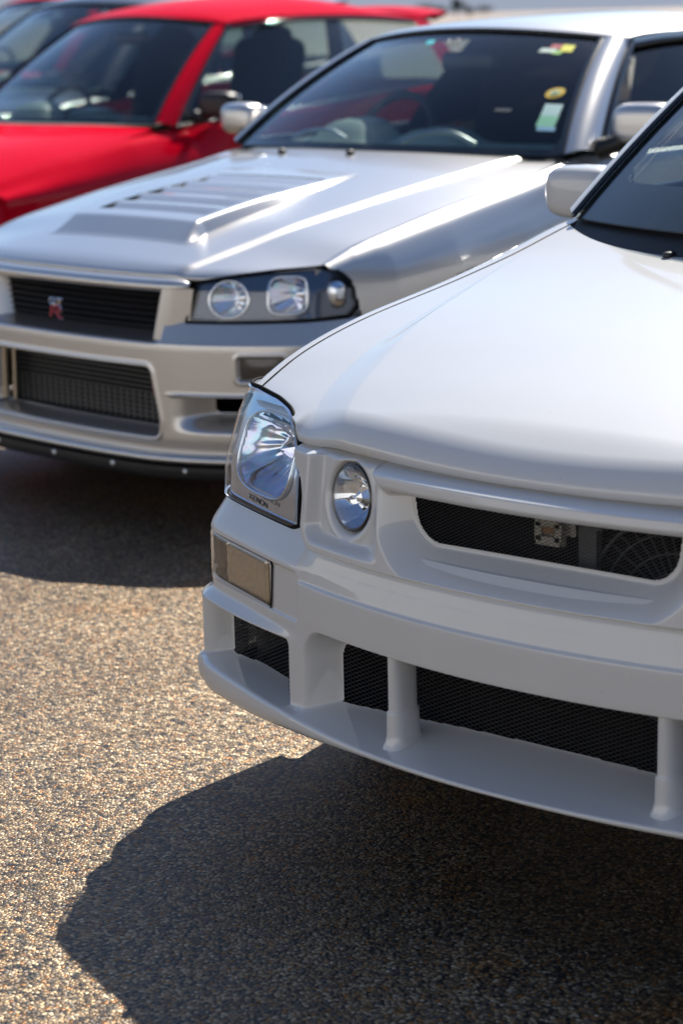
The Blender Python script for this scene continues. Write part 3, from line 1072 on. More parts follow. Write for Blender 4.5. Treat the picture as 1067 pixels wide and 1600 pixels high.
# ---- headlights
HZ = [.54, .55, .60, .635, .70, .745]
HD = [-.027, -.027, -.030, -.037, -.058, -.079]
def hl_d(z):
    return np.interp(z, HZ, HD)
def hl_edges(z):
    """arc position of the inner edge at height z"""
    return np.interp(z, [.55, .565, .603, .645, .691, .707, .722, .74], [.559, .557, .558, .567, .604, .617, .634, .645])
def hl_outline(u, v, grow=0.0):
    """u 0 inner .. 1 round the corner, v 0 bottom .. 1 top"""
    s1 = 1.13
    zb = np.interp(u, [0, .28, .6, 1], [.5535, .5535, .5565, .570])-grow
    zt = np.interp(u, [0, .06, .18, .35, .62, 1], [.7255, .7335, .744, .7505, .748, .715])+grow
    # rounded inner corners
    z = zb+(zt-zb)*v
    si = hl_edges(z)-grow
    s = si+(s1-si)*u
    return s, z
for sg in (-1, 1):
    u = np.linspace(0, 1, 70)[None, :]; v = np.linspace(0, 1, 44)[:, None]
    def patch(off, grow=0.0, u0=0.0, u1=1.0, v0=0, v1=1, nu=70, nv=44):
        u = np.linspace(u0, u1, nu)[None, :]; v = np.linspace(v0, v1, nv)[:, None]
        uu, vv = np.broadcast_arrays(u, v)
        s, z = hl_outline(uu, vv, grow)
        # soften the inner top corner
        cut = .012*np.clip(1-uu/.09, 0, 1)**2*np.clip((vv-.86)/.14, 0, 1)**2
        z = z-cut
        cut2 = .007*np.clip(1-uu/.05, 0, 1)**2*np.clip((.08-vv)/.08, 0, 1)**2
        z = z+cut2
        return SP.P(sg*s, z, hl_d(z)+off), s, z
    Gs, s_, z_ = patch(-.011, .003)
    house = grid('headlight', Gs, BEZEL, wagon, flip=(sg > 0), mask=None)
    # opening for the bowl is cut through the bezel
    # (rebuilt with a mask so that the bowl really lies behind it)
    me_old = house.data
    SCN, HS, ZCN, HZB = .714, .109, .6510, .0685
    def bowl_sdf(s, z):
        return sdf_rr(s, z, SCN, ZCN, HS, HZB, .055)
    hm = bowl_sdf(s_, z_) < -.002
    mk = ~(hm[:-1, :-1] & hm[1:, 1:] & hm[1:, :-1] & hm[:-1, 1:])
    nm_ = grid('bezel', Gs, BEZEL, None, flip=(sg > 0), mask=mk)
    house.data = nm_.data
    bpy.data.objects.remove(nm_)
    bpy.data.meshes.remove(me_old)
    # reflector bowl: stepped, faceted, opening forward
    def bp(rho, t):
        # rounded-rectangle rim
        c_, s_2 = math.cos(t), math.sin(t)
        k = (abs(c_)**3.2+abs(s_2)**3.2)**(-1/3.2)
        s = SCN+(HS+.001)*rho*k*c_; z = ZCN+(HZB+.001)*rho*k*s_2
        p = SP.P(sg*s, z, hl_d(z)-.013)
        return p+np.array([sg*.012*(1-rho), .085*(1-rho**2), 0])
    def bpf(rho, t):
        p = bp(rho, t)
        k_ = math.sin(PI*min(rho*1.05, 1))
        p = p+np.array([0, k_*(.0030*abs(math.sin(7*t+.6*math.sin(3*rho)))+.0022*abs(math.sin(9.5*rho))), 0])
        return p
    disc_grid('reflector', bpf, 26, 112, IRID, house, smooth=True)
    def inner(rho, t):
        p = bp(.26*rho, t)
        return p+np.array([0, -.040+.03*rho**1.5, 0])
    disc_grid('projector_shield', inner, 3, 9, IRID, house, smooth=False)
    tt = np.linspace(0, 2*PI, 61)
    tube('reflector_ring', np.array([bp(1.0, t)+np.array([0, -.006, 0]) for t in tt]), .0026, BEZEL, house, 8)
    Gl, s_, z_ = patch(0.0, 0.0)
    grid('lens', Gl, LENS, house, flip=(sg > 0))
    # side walls of the lens back to the housing
    for k, (A_, B_) in {'b': (Gl[0], Gs[0]), 't': (Gl[-1], Gs[-1]), 'i': (Gl[:, 0], Gs[:, 0])}.items():
        grid('lens_edge', np.stack([A_, B_]), BEZEL, house)
    # black rubber seal all round
    Gb, _, _ = patch(-.007, .0035)
    path = np.concatenate([Gb[0, ::-1], Gb[:, 0], Gb[-1]])
    tube('seal', path, .0034, RUBBER, house, 8)
    back, _, _ = patch(-.16, .004, nu=20, nv=10)
    grid('housing_back', back, DARK, house)
    if sg < 0:
        # printed word on the lens
        mb = MB()
        letters = {'X': [[(0, 0), (.8, 1)], [(0, 1), (.8, 0)]],
                   'E': [[(.85, 1), (0, 1), (0, 0), (.85, 0)], [(0, .5), (.75, .5)]],
                   'N': [[(0, 0), (0, 1), (.15, 1), (.75, 0), (.85, 0), (.85, 1)]],
                   'O': [[(0, 0), (0, 1), (.7, 1), (.88, .8), (.88, .2), (.7, 0), (0, 0)]]}
        hgt = .0082
        x0 = -.742
        wid = .0140
        for ch in 'XENON':
            for st in letters[ch]:
                P = []
                for (a_, b_) in st:
                    ss = x0+a_*wid; zq = .5715-.0035*(ss+.742)/.078+b_*hgt
                    P.append(SP.P(ss, zq, hl_d(zq)+.0006))
                P = resample(np.array(P), 14)
                mb.tube(P, .0010, 4)
            x0 += wid*1.16
        mb.build('lettering', INK, house)

# ---- turn lamps in the bumper
for sg in (-1, 1):
    nu, nv = 300, 30
    u = np.linspace(0, 1, nu)[None, :]; v = np.linspace(0, 1, nv)[:, None]
    uu, vv = np.broadcast_arrays(u, v)
    si = .607-.010*(vv-.5)-.0; s1 = 1.03
    cz = .4475; hz = .0400
    s = si+(s1-si)*uu
    z0 = np.interp(s, [.60, .70, .88, 1.03], [.4055, .401, .397, .395]); z1 = np.interp(s, [.60, .70, .9, 1.03], [.4895, .490, .490, .488])
    z = z0+(z1-z0)*vv
    c1 = .010*np.clip(1-uu/.035, 0, 1)**2*np.abs(2*vv-1)**4*np.sign(.5-vv)
    z = z+c1
    edge = np.minimum(np.minimum(uu/.03, 1), np.minimum(vv/.10, (1-vv)/.10))
    d = -.0022+.0042*np.sqrt(np.clip(edge, 0, 1))
    rib = .0030*(np.abs(np.sin(s*PI/.0098))-.5)*smooth01(.636, .640, s)*(1-smooth01(.80, .803, s))*np.clip(edge, 0, 1)
    rib2 = .0006*np.sin(s*2*PI/.0040)*(1-smooth01(.632, .636, s))+.0005*np.sin(s*2*PI/.005)*smooth01(.806, .81, s)
    d = d+(rib+rib2)*smooth01(.02, .12, vv)*(1-smooth01(.9, .98, vv))-.003*np.exp(-((s-.637)/.0016)**2)-.003*np.exp(-((s-.804)/.0016)**2)-.0016*np.exp(-((vv-.86)/.02)**2)
    ribs = .0042*(1-2*np.abs(((s/.0105) % 1)-.5))*smooth01(.636, .640, s)*(1-smooth01(.80, .803, s))+.0016*(1-2*np.abs(((s/.0056) % 1)-.5))*((s < .636) | (s > .803))
    back = -.0125+ribs*smooth01(.02, .10, vv)*(1-smooth01(.84, .87, vv))+.005*np.exp(-((s-.638)/.0022)**2)+.005*np.exp(-((s-.803)/.0022)**2)+.003*np.exp(-((vv-.865)/.02)**2)
    tl = grid('turn_lamp', SP.P(sg*s, z, back), AMBER, wagon, flip=(sg > 0))
    dl_ = -.0022+.0042*np.sqrt(np.clip(edge, 0, 1))
    grid('lens', SP.P(sg*s, z, dl_), LENSA, tl, flip=(sg > 0))
    rb_ = MB()
    for s0 in np.r_[np.arange(.6463, .80, .0105), .638, .803, np.arange(.612, .634, .0056), np.arange(.81, .88, .0056)]:
        thick = .0022 if s0 in (.638, .803) else (.0012 if .64 < s0 < .80 else .0008)
        zb_ = np.linspace(.410, .478 if s0 not in (.638, .803) else .486, 6)
        rb_.tube(SP.P(sg*s0, zb_, np.full(6, -.0105)), thick, 5)
    zl_ = np.linspace(.612, .90, 30)
    rb_.tube(SP.P(sg*zl_, .4775, np.full(30, -.0095)), .0012, 5)
    rb_.build('lens_ribs', RIBM, tl)
    for A_ in ((0, slice(None)), (-1, slice(None)), (slice(None), 0)):
        grid('lamp_wall', np.stack([SP.P(sg*s[A_], z[A_], dl_[A_]-.001), SP.P(sg*s[A_], z[A_], back[A_]-.003)]), BLACK, tl)
    zq = z+np.where(vv > .5, .0055, -.0065)*np.abs(2*vv-1)
    sq = s-.006*(1-uu)
    gm_ = (uu < .012) | (vv < .035) | (vv > .965)
    gmask = gm_[:-1, :-1] | gm_[1:, 1:]
    grid('lamp_gasket', SP.P(sg*sq, zq, np.full(s.shape, -.0026)), RUBBER, tl, flip=(sg > 0), mask=gmask)

# ---- bonnet
GY = np.array([.14, .25, .30, .423, .528, .63, .824, .903, 1.016, 1.10, 1.20])
GX = np.array([.71, .768, .776, .778, .771, .757, .737, .726, .705, .686, .655])
GZ = np.array([.66, .712, .734, .787, .818, .843, .877, .894, .922, .950, .985])
CY = np.array([.0, .08, .15, .25, .35, .5, .8, 1.0, 1.15])
CZ = np.array([.716, .738, .762, .79, .812, .842, .896, .934, .965])
yf_ = np.arange(0, 1.3, .002)
GXs = gsmooth(np.interp(yf_, GY, GX), 16); GZs = gsmooth(np.interp(yf_, GY, GZ), 16); CZs = gsmooth(np.interp(yf_, CY, CZ), 20)
def bonnet_top(x, y):
    X = np.interp(y, yf_, GXs); ze = np.interp(y, yf_, GZs); zc = np.interp(y, yf_, CZs)
    uu = np.clip(np.abs(x)/X, 0, 1.1)
    return zc+(ze-zc)*uu**2.6
AY = [.05, .141, .277, .376, .474, .579, .669, .853, .997, 1.2]
AX = [.44, .513, .590, .615, .629, .637, .649, .680, .691, .70]
BY = [.02, .096, .205, .332, .521, .662, .881, 1.0, 1.2]
BX = [.35, .404, .470, .515, .578, .612, .676, .690, .70]
AXs = gsmooth(np.interp(yf_, AY, AX), 20); BXs = gsmooth(np.interp(yf_, BY, BX), 20)
def wagon_bonnet():
    uarr = np.linspace(-1, 1, 381)
    v = np.r_[np.linspace(0, .13, 46)[:-1], np.linspace(.13, 1, 150)]
    rows = []
    ss = SP.S
    # front boundary in plan
    xf = .776*uarr
    pc = SP.P(ss, 0, -.057)
    pc2 = SP.P(ss, 0, -.072)
    kk = smooth01(.552, .615, np.abs(xf))
    yfront = np.interp(xf, pc[:, 0], pc[:, 1])*(1-kk)+np.interp(xf, pc2[:, 0], pc2[:, 1])*kk
    yfront = yfront+(.300-np.interp(.776, pc2[:, 0], pc2[:, 1]))*smooth01(.72, .776, np.abs(xf))
    yrear = .985+.165*np.abs(uarr)**2.6
    zfr = .7005-.006*smooth01(.30, .56, np.abs(xf))
    step = smooth01(.556, .578, np.abs(xf))
    G = np.zeros((len(v), len(uarr), 3))
    for i, vv in enumerate(v):
        y = yfront+(yrear-yfront)*vv
        X = np.interp(y, yf_, GXs)
        x = uarr*(X if vv > .02 else X)
        # near the front, the sides follow the headlight line
        x = xf+(uarr*X-xf)*smooth01(0, .12, np.full_like(y, vv))
        zt = bonnet_top(x, y)
        bul = np.interp(y, yf_, AXs); b2 = np.interp(y, yf_, BXs)
        ax = np.abs(x)
        tt = np.clip((bul-ax)/np.maximum(bul-b2, .004), 0, 1)
        tt = tt*.7+.3*tt*tt*(3-2*tt)
        hgt = .0185*smooth01(.03, .16, y)*(1-smooth01(.40, 1.06, y))
        zt = zt+hgt*tt
        # rolled front edge
        R = .043
        dist = (y-yfront)
        ztf = bonnet_top(xf, yfront)+.0115*smooth01(.03, .16, yfront)*np.clip((np.interp(yfront, yf_, AXs)-np.abs(xf))/.08, 0, 1)
        low = zfr*(1-step)+np.minimum(ztf-.002, .7235+.012*np.clip((np.abs(xf)-.6)/.15, 0, 1))*step
        k = np.clip(dist/R, 0, 1)
        roll = (1-np.sqrt(1-(1-k)**2.0))
        zt = zt-(ztf-low)*roll
        G[i, :, 0] = x; G[i, :, 1] = y; G[i, :, 2] = zt
    # folded hem at the front edge
    hem = G[0]+np.array([0, .020, -.002])
    G = np.concatenate([hem[None], G])
    o = grid('bonnet', G, MW, wagon)
    # side hems
    for k in (0, -1):
        A_ = G[1:, k]
        grid('bonnet_hem', np.stack([A_, A_+np.array([0, 0, -.018])]), MW, o)
    inn = G[4::6, ::12][:, 1:-1]-np.array([0, 0, .022])
    grid('bonnet_liner', inn, DARK, o)
    return o
bonnet_w = wagon_bonnet()

# washer nozzles
for sg in (-1, 1):
    zc = float(bonnet_top(np.array([.352]), np.array([1.012]))[0])
    nzl = superell('washer_nozzle', (sg*.352, 1.012, zc+.003), (.011, .016, .007), BLACK, wagon, .8, .8, None, 16, 10)

# ---- wings, doors, quarters
def edge_w(y):
    x = np.interp(y, np.r_[yf_[::20], 1.35, 1.7, 3.4, 4.7], np.r_[GXs[::20], .735, .775, .77, .70])+.0055
    z = np.interp(y, np.r_[yf_[::20], 1.35, 1.7, 3.4, 4.7], np.r_[GZs[::20], .985, .995, 1.02, 1.02])
    if y > 1.12:
        k = min((y-1.12)/.25, 1)
        x = x*(1)+0
    return x, z
def width_w(y):
    return float(np.interp(y, [.25, .30, .40, .55, .8, 1.1, 1.6, 3.6, 4.4, 4.7], [.80, .808, .826, .843, .860, .868, .872, .872, .85, .80]))
def sill_w(y):
    return .24
side_panels(wagon, MW, edge_w, width_w, sill_w, [(.86, .315), (3.58, .315)],
            [(.303, 1.335), (1.339, 2.36), (2.364, 3.30), (3.304, 4.70)], ['front_wing', 'front_door', 'rear_door', 'rear_quarter'], r_arch=.345)
for sx in (-1, 1):
    for wy in (.86, 3.58):
        wheel(wagon, sx*.76, wy, .315, .20)

gw = dict(wb=(.668, 1.165, .982), wbc=(0, .985, .978), wt=(.555, 1.86, 1.405), wtc=(0, 1.74, 1.435),
          db=(.712, 1.245, .990), dt=(.590, 1.885, 1.405), pillar=.20, mould=.006,
          rail=[(.590, 1.87, 1.407), (.618, 2.3, 1.432), (.615, 3.2, 1.438), (.60, 4.1, 1.42), (.58, 4.45, 1.39)],
          belt=[(.712, 1.245, .990), (.775, 1.7, .998), (.775, 3.3, 1.018), (.745, 4.2, 1.025), (.70, 4.62, 1.03)],
          crown=lambda k: .030+.035*math.sin(PI*min(k*1.3, 1)), rb=(.64, 4.66, 1.03), floor=.30, seat_y=2.0, dash_z=.955, frit=(.06, .13),
          bpillar=dict(glass=[(0, .34), (.365, .66), (.69, 1)], post=[(.34, .365), (.66, .69)]))
greenhouse(wagon, MW, gw, GLASS, GLASSD)
# cowl panel between bonnet and screen
cx = np.linspace(-1, 1, 61)
yr = .985+.165*np.abs(cx)**2.6
fr = np.stack([.672*cx, yr-.012, np.array([float(bonnet_top(np.array([.66*c]), np.array([y-.01]))[0]) for c, y in zip(cx, yr)])-.012], 1)
bk = quad_curve(np.array([-.668, 1.165, .982]), np.array([0, .985, .978]), np.array([.668, 1.165, .982]), 61)+np.array([0, .03, .004])
grid('cowl', lerp_patch(fr, bk, 5), BLACK, wagon)
# wiper arms
for x0, x1 in ((-.30, .22), (.28, .60)):
    P = crom([(x0, 1.02, .978), (x0+.06, 1.075, 1.012), ((x0+x1)/2, 1.14, 1.055), (x1, 1.19, 1.075)], 8)
    wa = tube('wiper_arm', P, .006, ALU, wagon, 6)
    Q = np.array([(x0+.10, 1.062, 1.010), (x1+.06, 1.200, 1.070)])
    tube('wiper_blade', resample(Q, 8), .0055, BLACK, wa, 6)
for sg in (-1, 1):
    mirror_unit(wagon, (sg*.846, 1.478, 1.004), (.098, .058, .058), MW, (sg*.735, 1.44, .985), MW, sg, rotz(sg*.12))
# tail: closing panel with lamps
tx = np.linspace(-1, 1, 25)
zt = np.linspace(.24, 1.03, 14)
G = np.stack([np.broadcast_to(.84*tx[None], (14, 25))*np.interp(zt, [.24, .6, 1.03], [.97, 1, .86])[:, None], 4.70+.05*(1-np.abs(tx[None])**3)*np.interp(zt, [.24, .5, 1.03], [1, 1.3, .2])[:, None]-0*zt[:, None], np.broadcast_to(zt[:, None], (14, 25))], -1)
grid('tailgate', G, MW, wagon)
for sg in (-1, 1):
    rbox('tail_lamp', (sg*.68, 4.725, .82), (.08, .03, .13), .02, REDE, wagon)

# ================================================================== silver coupe (second car)
coupe = thing('silver_coupe', 'silver coupe with louvred bonnet vent, stickered windscreen and badge in its dark grille', 'car', (-2.83247, 1.68439, 0), -0.084734)

def coupe_bumper():
    s = np.linspace(-1.27, 1.27, 620)
    a = np.abs(s)
    zs = np.r_[np.arange(.206, .262, .003), np.arange(.262, .36, .0035), np.arange(.36, .38, .0018), np.arange(.38, .512, .0035), np.arange(.512, .536, .0011), np.arange(.536, .60, .003)]
    A, Z = np.meshgrid(a, zs)
    fo = prof([.18, .21, .25, .50, .516, .524, .578, .588, .597, .61], [-.012, -.004, .0, .001, .0, -.005, -.034, -.046, -.07, -.09], .003)
    fc = prof([.18, .21, .25, .50, .515, .521, .533, .61], [-.012, -.004, .0, .001, .0, -.008, -.115, -.13], .0015)
    w = smooth01(.405, .44, A)
    d = fc(Z.ravel()).reshape(Z.shape)*(1-w)+fo(Z.ravel()).reshape(Z.shape)*w
    hw = .402+.028*np.clip((.449-Z)/.15, 0, 1)-.006*np.clip((.30-Z)/.05, 0, 1)
    i1 = sdf_rr(A*(.41/hw), Z, 0, .351, .41, .098, .016)
    M = np.clip(1-smooth01(-.010, .0, i1), 0, 1)
    d = d*(1-M)-.095*M+.004*np.exp(-((i1-.006)/.006)**2)
    hole = (i1 < -.012)
    # duct scoop beside the intake
    dm = smooth01(.46, .60, A)*(1-smooth01(.82, .90, A))*smooth01(.268, .318, Z)*(1-smooth01(.366, .373, Z))
    d = d-.075*dm
    hole |= (sdf_rr(A, Z, .70, .342, .125, .025, .012) < 0)
    d = d+.004*np.exp(-((Z-.376)/.004)**2)*smooth01(.44, .50, A)
    mk = sdf_rr(A, Z, .737, .452, .066, .033, .010)
    d = d-.016*(1-smooth01(-.005, .001, mk))+.003*np.exp(-((mk-.006)/.004)**2)
    hole |= (A < .40) & (Z > .534)
    G = RP.P(s[None], Z, d)
    m = ~(hole[:-1, :-1] & hole[1:, 1:] & hole[1:, :-1] & hole[:-1, 1:])
    return grid('bumper', G, MS, coupe, mask=m)
coupe_bumper()
s = np.linspace(-1.15, 1.15, 300)
lipz = [(-.02, .215), (.004, .214), (.022, .210), (.030, .205), (.033, .198), (.031, .191), (.022, .187), (-.03, .186)]
grid('front_lip', np.stack([RP.P(s, z, np.full(300, d)) for d, z in lipz])[::-1], MS, coupe)
splz = [(-.03, .183), (.016, .181), (.026, .176), (.028, .150), (.024, .144), (-.25, .146)]
sp_o = grid('splitter', np.stack([RP.P(s, z, np.full(300, d)) for d, z in splz])[::-1], BLACK, coupe, sharp=40)
for sb in (-.53, -.27, .011, .268, .52):
    p = RP.P(sb, .166, .026)
    superell('bolt', p, (.010, .006, .010), ALU, sp_o, 1, 1, None, 12, 8)
# grille posts, bar, dark mesh, badge
for sg in (-1, 1):
    zz = np.linspace(.524, .668, 14)
    k = (zz-.53)/.125
    outer = .512+.022*k
    inner = .394+.034*k
    cols = [RP.P(sg*outer, zz, np.full(14, -.034)), RP.P(sg*(outer*.5+inner*.5), zz, np.full(14, -.027)), RP.P(sg*(inner+.008), zz, np.full(14, -.026)),
            RP.P(sg*inner, zz, np.full(14, -.031)), RP.P(sg*(inner-.030), zz, np.full(14, -.11))]
    grid('grille_post', np.stack(cols, 1), MS, coupe, flip=(sg > 0), sharp=45)
sb_ = np.linspace(-.515, .515, 121)
bp_ = [(-.07, .693), (-.050, .6925), (-.038, .688), (-.030, .680), (-.027, .671), (-.029, .663), (-.036, .657), (-.07, .655)]
tp = np.sqrt(np.clip(1-((np.abs(sb_)-.44)/.078).clip(0, 1)**2, 0, 1))
G = np.stack([RP.P(sb_, .675+(z-.675)*(.15+.85*tp), -.058+(d+.058)*(.1+.9*tp)) for d, z in bp_])
grid('grille_bar', G[::-1], MS, coupe)
gm = np.linspace(-.43, .43, 41)
gp = grid('grille_mesh', np.stack([RP.P(gm, z, np.full(41, -.112)) for z in (.50, .70)]), DARK, coupe)
gb = MB()
for z in np.arange(.545, .66, .018):
    gb.tube(RP.P(gm, z, np.full(41, -.106)), .0035, 5)
gb.build('grille_slats', BLACK, gp)
bd = MB(); be = MB()
bx, bz, by = -.036, .557, .018
def stroke(mb, pts, r, w=.050, h=.052, y=by+.0, x0=bx, z0=bz):
    P = np.array([[x0+p[0]*w, y, z0+p[1]*h] for p in pts])
    mb.tube(resample(P, max(4, 3*len(pts))), r, 6)
# R in red with bright edge, G and T above
stroke(be, [(.12, 0), (.30, .62)], .0042); stroke(be, [(.30, .62), (.95, .62), (1.05, .48), (.92, .34), (.35, .34)], .0042); stroke(be, [(.66, .34), (.95, 0), (1.2, 0)], .0042)
stroke(bd, [(.02, 0), (.22, .68), (1.0, .68), (1.14, .50), (1.0, .30)], .0026, y=by+.003); stroke(bd, [(.62, .30), (.88, -.06), (1.24, -.06)], .0026, y=by+.003)
stroke(bd, [(.62, 1.05), (.2, 1.05), (.1, .95), (.1, .82), (.2, .76), (.6, .76), (.6, .9), (.42, .9)], .0030); stroke(bd, [(.72, 1.05), (1.36, 1.05)], .0034); stroke(bd, [(1.02, 1.05), (.98, .76)], .0034)
bdo = bd.build('badge', CHROME, coupe); be.build('letter_fill', REDE, bdo)
# intercooler
ic = MB(); ic.box((0, .155, .35), (.40, .02, .11))
ico = ic.build('intercooler', DARK, coupe)
fn = MB()
for z in np.arange(.262, .445, .0145):
    fn.box((.0, .1335, z), (.36, .0015, .0022))
fn.build('cooler_tubes', pm('dull_alloy', (.10, .105, .11), .4, metal=.7), ico)
wv = MB()
zl = np.arange(.269, .44, .0145)
for z in zl[:6]:
    for x in np.arange(-.34, .36, .028):
        wv.box((x, .1325, z), (.005, .001, .0024))
wvo = wv.build('cooler_fins', pm('bright_alloy_fin', (.16, .16, .16), .35, metal=.8), ico)
wvo['kind'] = 'stuff'
rd_ = disc_grid('red_mark', lambda r, t: np.array([.315+.033*r*math.cos(t), .1290, .372+.045*r*math.sin(t)]), 2, 20, pm('dull_red_print', (.22, .015, .025), .5), ico, False)
for x, r in ((-.385, .010), (-.335, .007)):
    tube('cooler_pipe', np.array([[x, .10, .27], [x+.0, .105, .44]]), r, pm('brass_tube', (.45, .36, .26), .4, metal=.6), ico, 8)
ln = np.linspace(-1.12, 1.12, 101)
grid('splash_liner', RP.P(ln[None], np.array([.19, .19, .55, .64])[:, None], np.array([-.03, -.19, -.19, -.13])[:, None]), DARK, coupe)
und = RP.P(ln, .19, np.full(101, -.02)); und2 = und.copy(); und2[:, 1] = np.maximum(und[:, 1]+.02, .62)
grid('undertray', np.stack([und, und2]), DARK, coupe)
ub = MB(); ub.box((0, 2.5, .19), (.78, 1.9, .004)); ub.build('underbody', DARK, coupe)
# side marker lamps
for sg in (-1, 1):
    sm = np.linspace(.676, .798, 24)[None, :]; zm = np.linspace(.424, .480, 10)[:, None]
    grid('side_lamp', RP.P(sg*(sm+0*zm), zm+0*sm, -.0115+.003*np.sin(PI*(sm-.676)/.122)*np.sin(PI*(zm-.424)/.056)), SMOKE, coupe, flip=(sg > 0))

# headlights
SMOKEC = pm('smoked_chrome', (.10, .115, .15), .16, metal=.8)
def ch_d(z): return np.interp(z, [.575, .60, .66, .72], [-.031, -.036, -.047, -.066])
def ch_patch(off, grow, nu=70, nv=30):
    u = np.linspace(0, 1, nu)[None, :]; v = np.linspace(0, 1, nv)[:, None]
    si = .513+.030*v-grow
    s_ = si+(1.024+grow-si)*u
    zb = np.interp(s_, [.50, .70, .86, .985, 1.024], [.579, .581, .584, .590, .632])-grow
    zt = np.interp(s_, [.52, .667, .777, .90, .975, 1.01, 1.024], [.676, .699, .711, .717, .708, .680, .640])+grow
    z = zb+(zt-zb)*v
    return s_, z, ch_d(z)+off
for sg in (-1, 1):
    s_, z_, d_ = ch_patch(-.012, .004)
    bowls = [(.636, .638, .058, .050), (.806, .648, .060, .054)]
    hm = np.zeros(s_.shape, bool)
    for cs, cz, rx, rz_ in bowls:
        hm |= np.hypot((s_-cs)/rx, (z_-cz)/rz_) < .97
    mk = ~(hm[:-1, :-1] & hm[1:, 1:] & hm[1:, :-1] & hm[:-1, 1:])
    hl = grid('headlight', RP.P(sg*s_, z_, d_), SMOKEC, coupe, mask=mk, flip=(sg > 0))
    for cs, cz, rx, rz_ in bowls:
        def bw(rho, t):
            k_ = 1.0 if cs < .7 else (abs(math.cos(t))**4+abs(math.sin(t))**4)**-.25*.93
            s1 = cs+rx*rho*k_*math.cos(t); z1 = cz+rz_*rho*k_*math.sin(t)
            p = RP.P(sg*s1, z1, float(ch_d(z1))-.012)
            q = p+np.array([0, .06*(1-rho**2), 0])
            if .1 < rho < .95:
                q = q+np.array([0, .003*abs(math.sin(5*t)), 0])
            return q
        disc_grid('reflector', bw, 12, 60, IRID, hl, smooth=True)
        tube('reflector_ring', np.array([bw(1.0, t)+np.array([0, -.004, 0]) for t in np.linspace(0, 2*PI, 41)]), .0045, CHROME, hl, 8)
        disc_grid('projector_lens', lambda r, t: bw(0, 0)+np.array([.020*r*math.cos(t), -.020-.012*(1-r*r), .020*r*math.sin(t)]), 4, 16, FACET, hl)
    ob = RP.P(sg*.935, .645, -.075)
    superell('corner_reflector', ob, (.035, .03, .045), BEZEL, hl, .8, .8)
    s2, z2, d2 = ch_patch(.0, 0)
    grid('lens', RP.P(sg*s2, z2, d2), LENS, hl, flip=(sg > 0))
    s3, z3, d3 = ch_patch(-.004, .004)
    R3 = RP.P(sg*s3, z3, d3)
    tube('seal', np.concatenate([R3[0], R3[::-1, -1][::-1][1:], R3[-1, ::-1], R3[::-1, 0]]), .006, RUBBER, hl, 8)
    s4, z4, d4 = ch_patch(-.12, .0, 20, 8)
    grid('housing_back', RP.P(sg*s4, z4, d4), DARK, hl)

# bonnet
cGY = np.array([.05, .20, .32, .46, .80, 1.0, 1.2, 1.3, 1.45]); cGX = np.array([.74, .758, .765, .763, .757, .751, .744, .741, .734])
cGZ = np.array([.665, .695, .718, .767, .833, .866, .896, .914, .950])
cCY = np.array([.0, .06, .12, .284, .5, .8, 1.0, 1.3]); cCZ = np.array([.698, .708, .722, .764, .812, .868, .905, .958])
cy_ = np.arange(0, 1.6, .002)
cGXs = gsmooth(np.interp(cy_, cGY, cGX), 18); cGZs = gsmooth(np.interp(cy_, cGY, cGZ), 18); cCZs = gsmooth(np.interp(cy_, cCY, cCZ), 22)
def coupe_top(x, y):
    x = np.asarray(x, float); y = np.asarray(y, float)
    X = np.interp(y, cy_, cGXs); ze = np.interp(y, cy_, cGZs); zc = np.interp(y, cy_, cCZs)
    uu = np.clip(np.abs(x)/X, 0, 1.1)
    z = zc+(ze-zc)*uu**2.4
    xc = np.interp(y, [.05, .133, .40, .736, 1.4], [.43, .454, .488, .527, .60])
    return z+.010*smooth01(-.014, .014, xc-np.abs(x))*smooth01(.03, .15, y)
def coupe_bonnet():
    u = np.linspace(-1, 1, 221)
    v = np.r_[np.linspace(0, .12, 26)[:-1], np.linspace(.12, 1, 90)]
    xf = .765*u
    pc = RP.P(RP.S, 0, -.062)
    yf = np.interp(xf, pc[:, 0], pc[:, 1])
    yf = yf+(.322-np.interp(.765, pc[:, 0], pc[:, 1]))*smooth01(.68, .765, np.abs(xf))
    yr = 1.285+.155*np.abs(u)**2.2
    zl = np.interp(np.abs(xf), [0, .40, .47, .52, .609, .691, .765], [.694, .694, .690, .687, .703, .713, .717])
    ztf = coupe_top(xf, yf)
    G = []
    for vv in v:
        y = yf+(yr-yf)*vv
        X = np.interp(y, cy_, cGXs)
        x = xf+(u*X-xf)*float(smooth01(0, .12, np.array(vv)))
        zt = coupe_top(x, y)
        k = np.clip((y-yf)/.05, 0, 1)
        zt = zt-(ztf-zl)*(1-np.sqrt(1-(1-k)**2))
        G.append(np.stack([x, y, zt], -1))
    G = np.array(G)
    G = np.concatenate([(G[0]+np.array([0, .02, -.004]))[None], G])
    o = grid('bonnet', G, MS, coupe)
    for k in (0, -1):
        grid('bonnet_hem', np.stack([G[1:, k], G[1:, k]+np.array([0, 0, -.018])]), MS, o)
    grid('bonnet_liner', G[5::6, ::10][:, 1:-1]-np.array([0, 0, .028]), DARK, o)
coupe_bonnet()
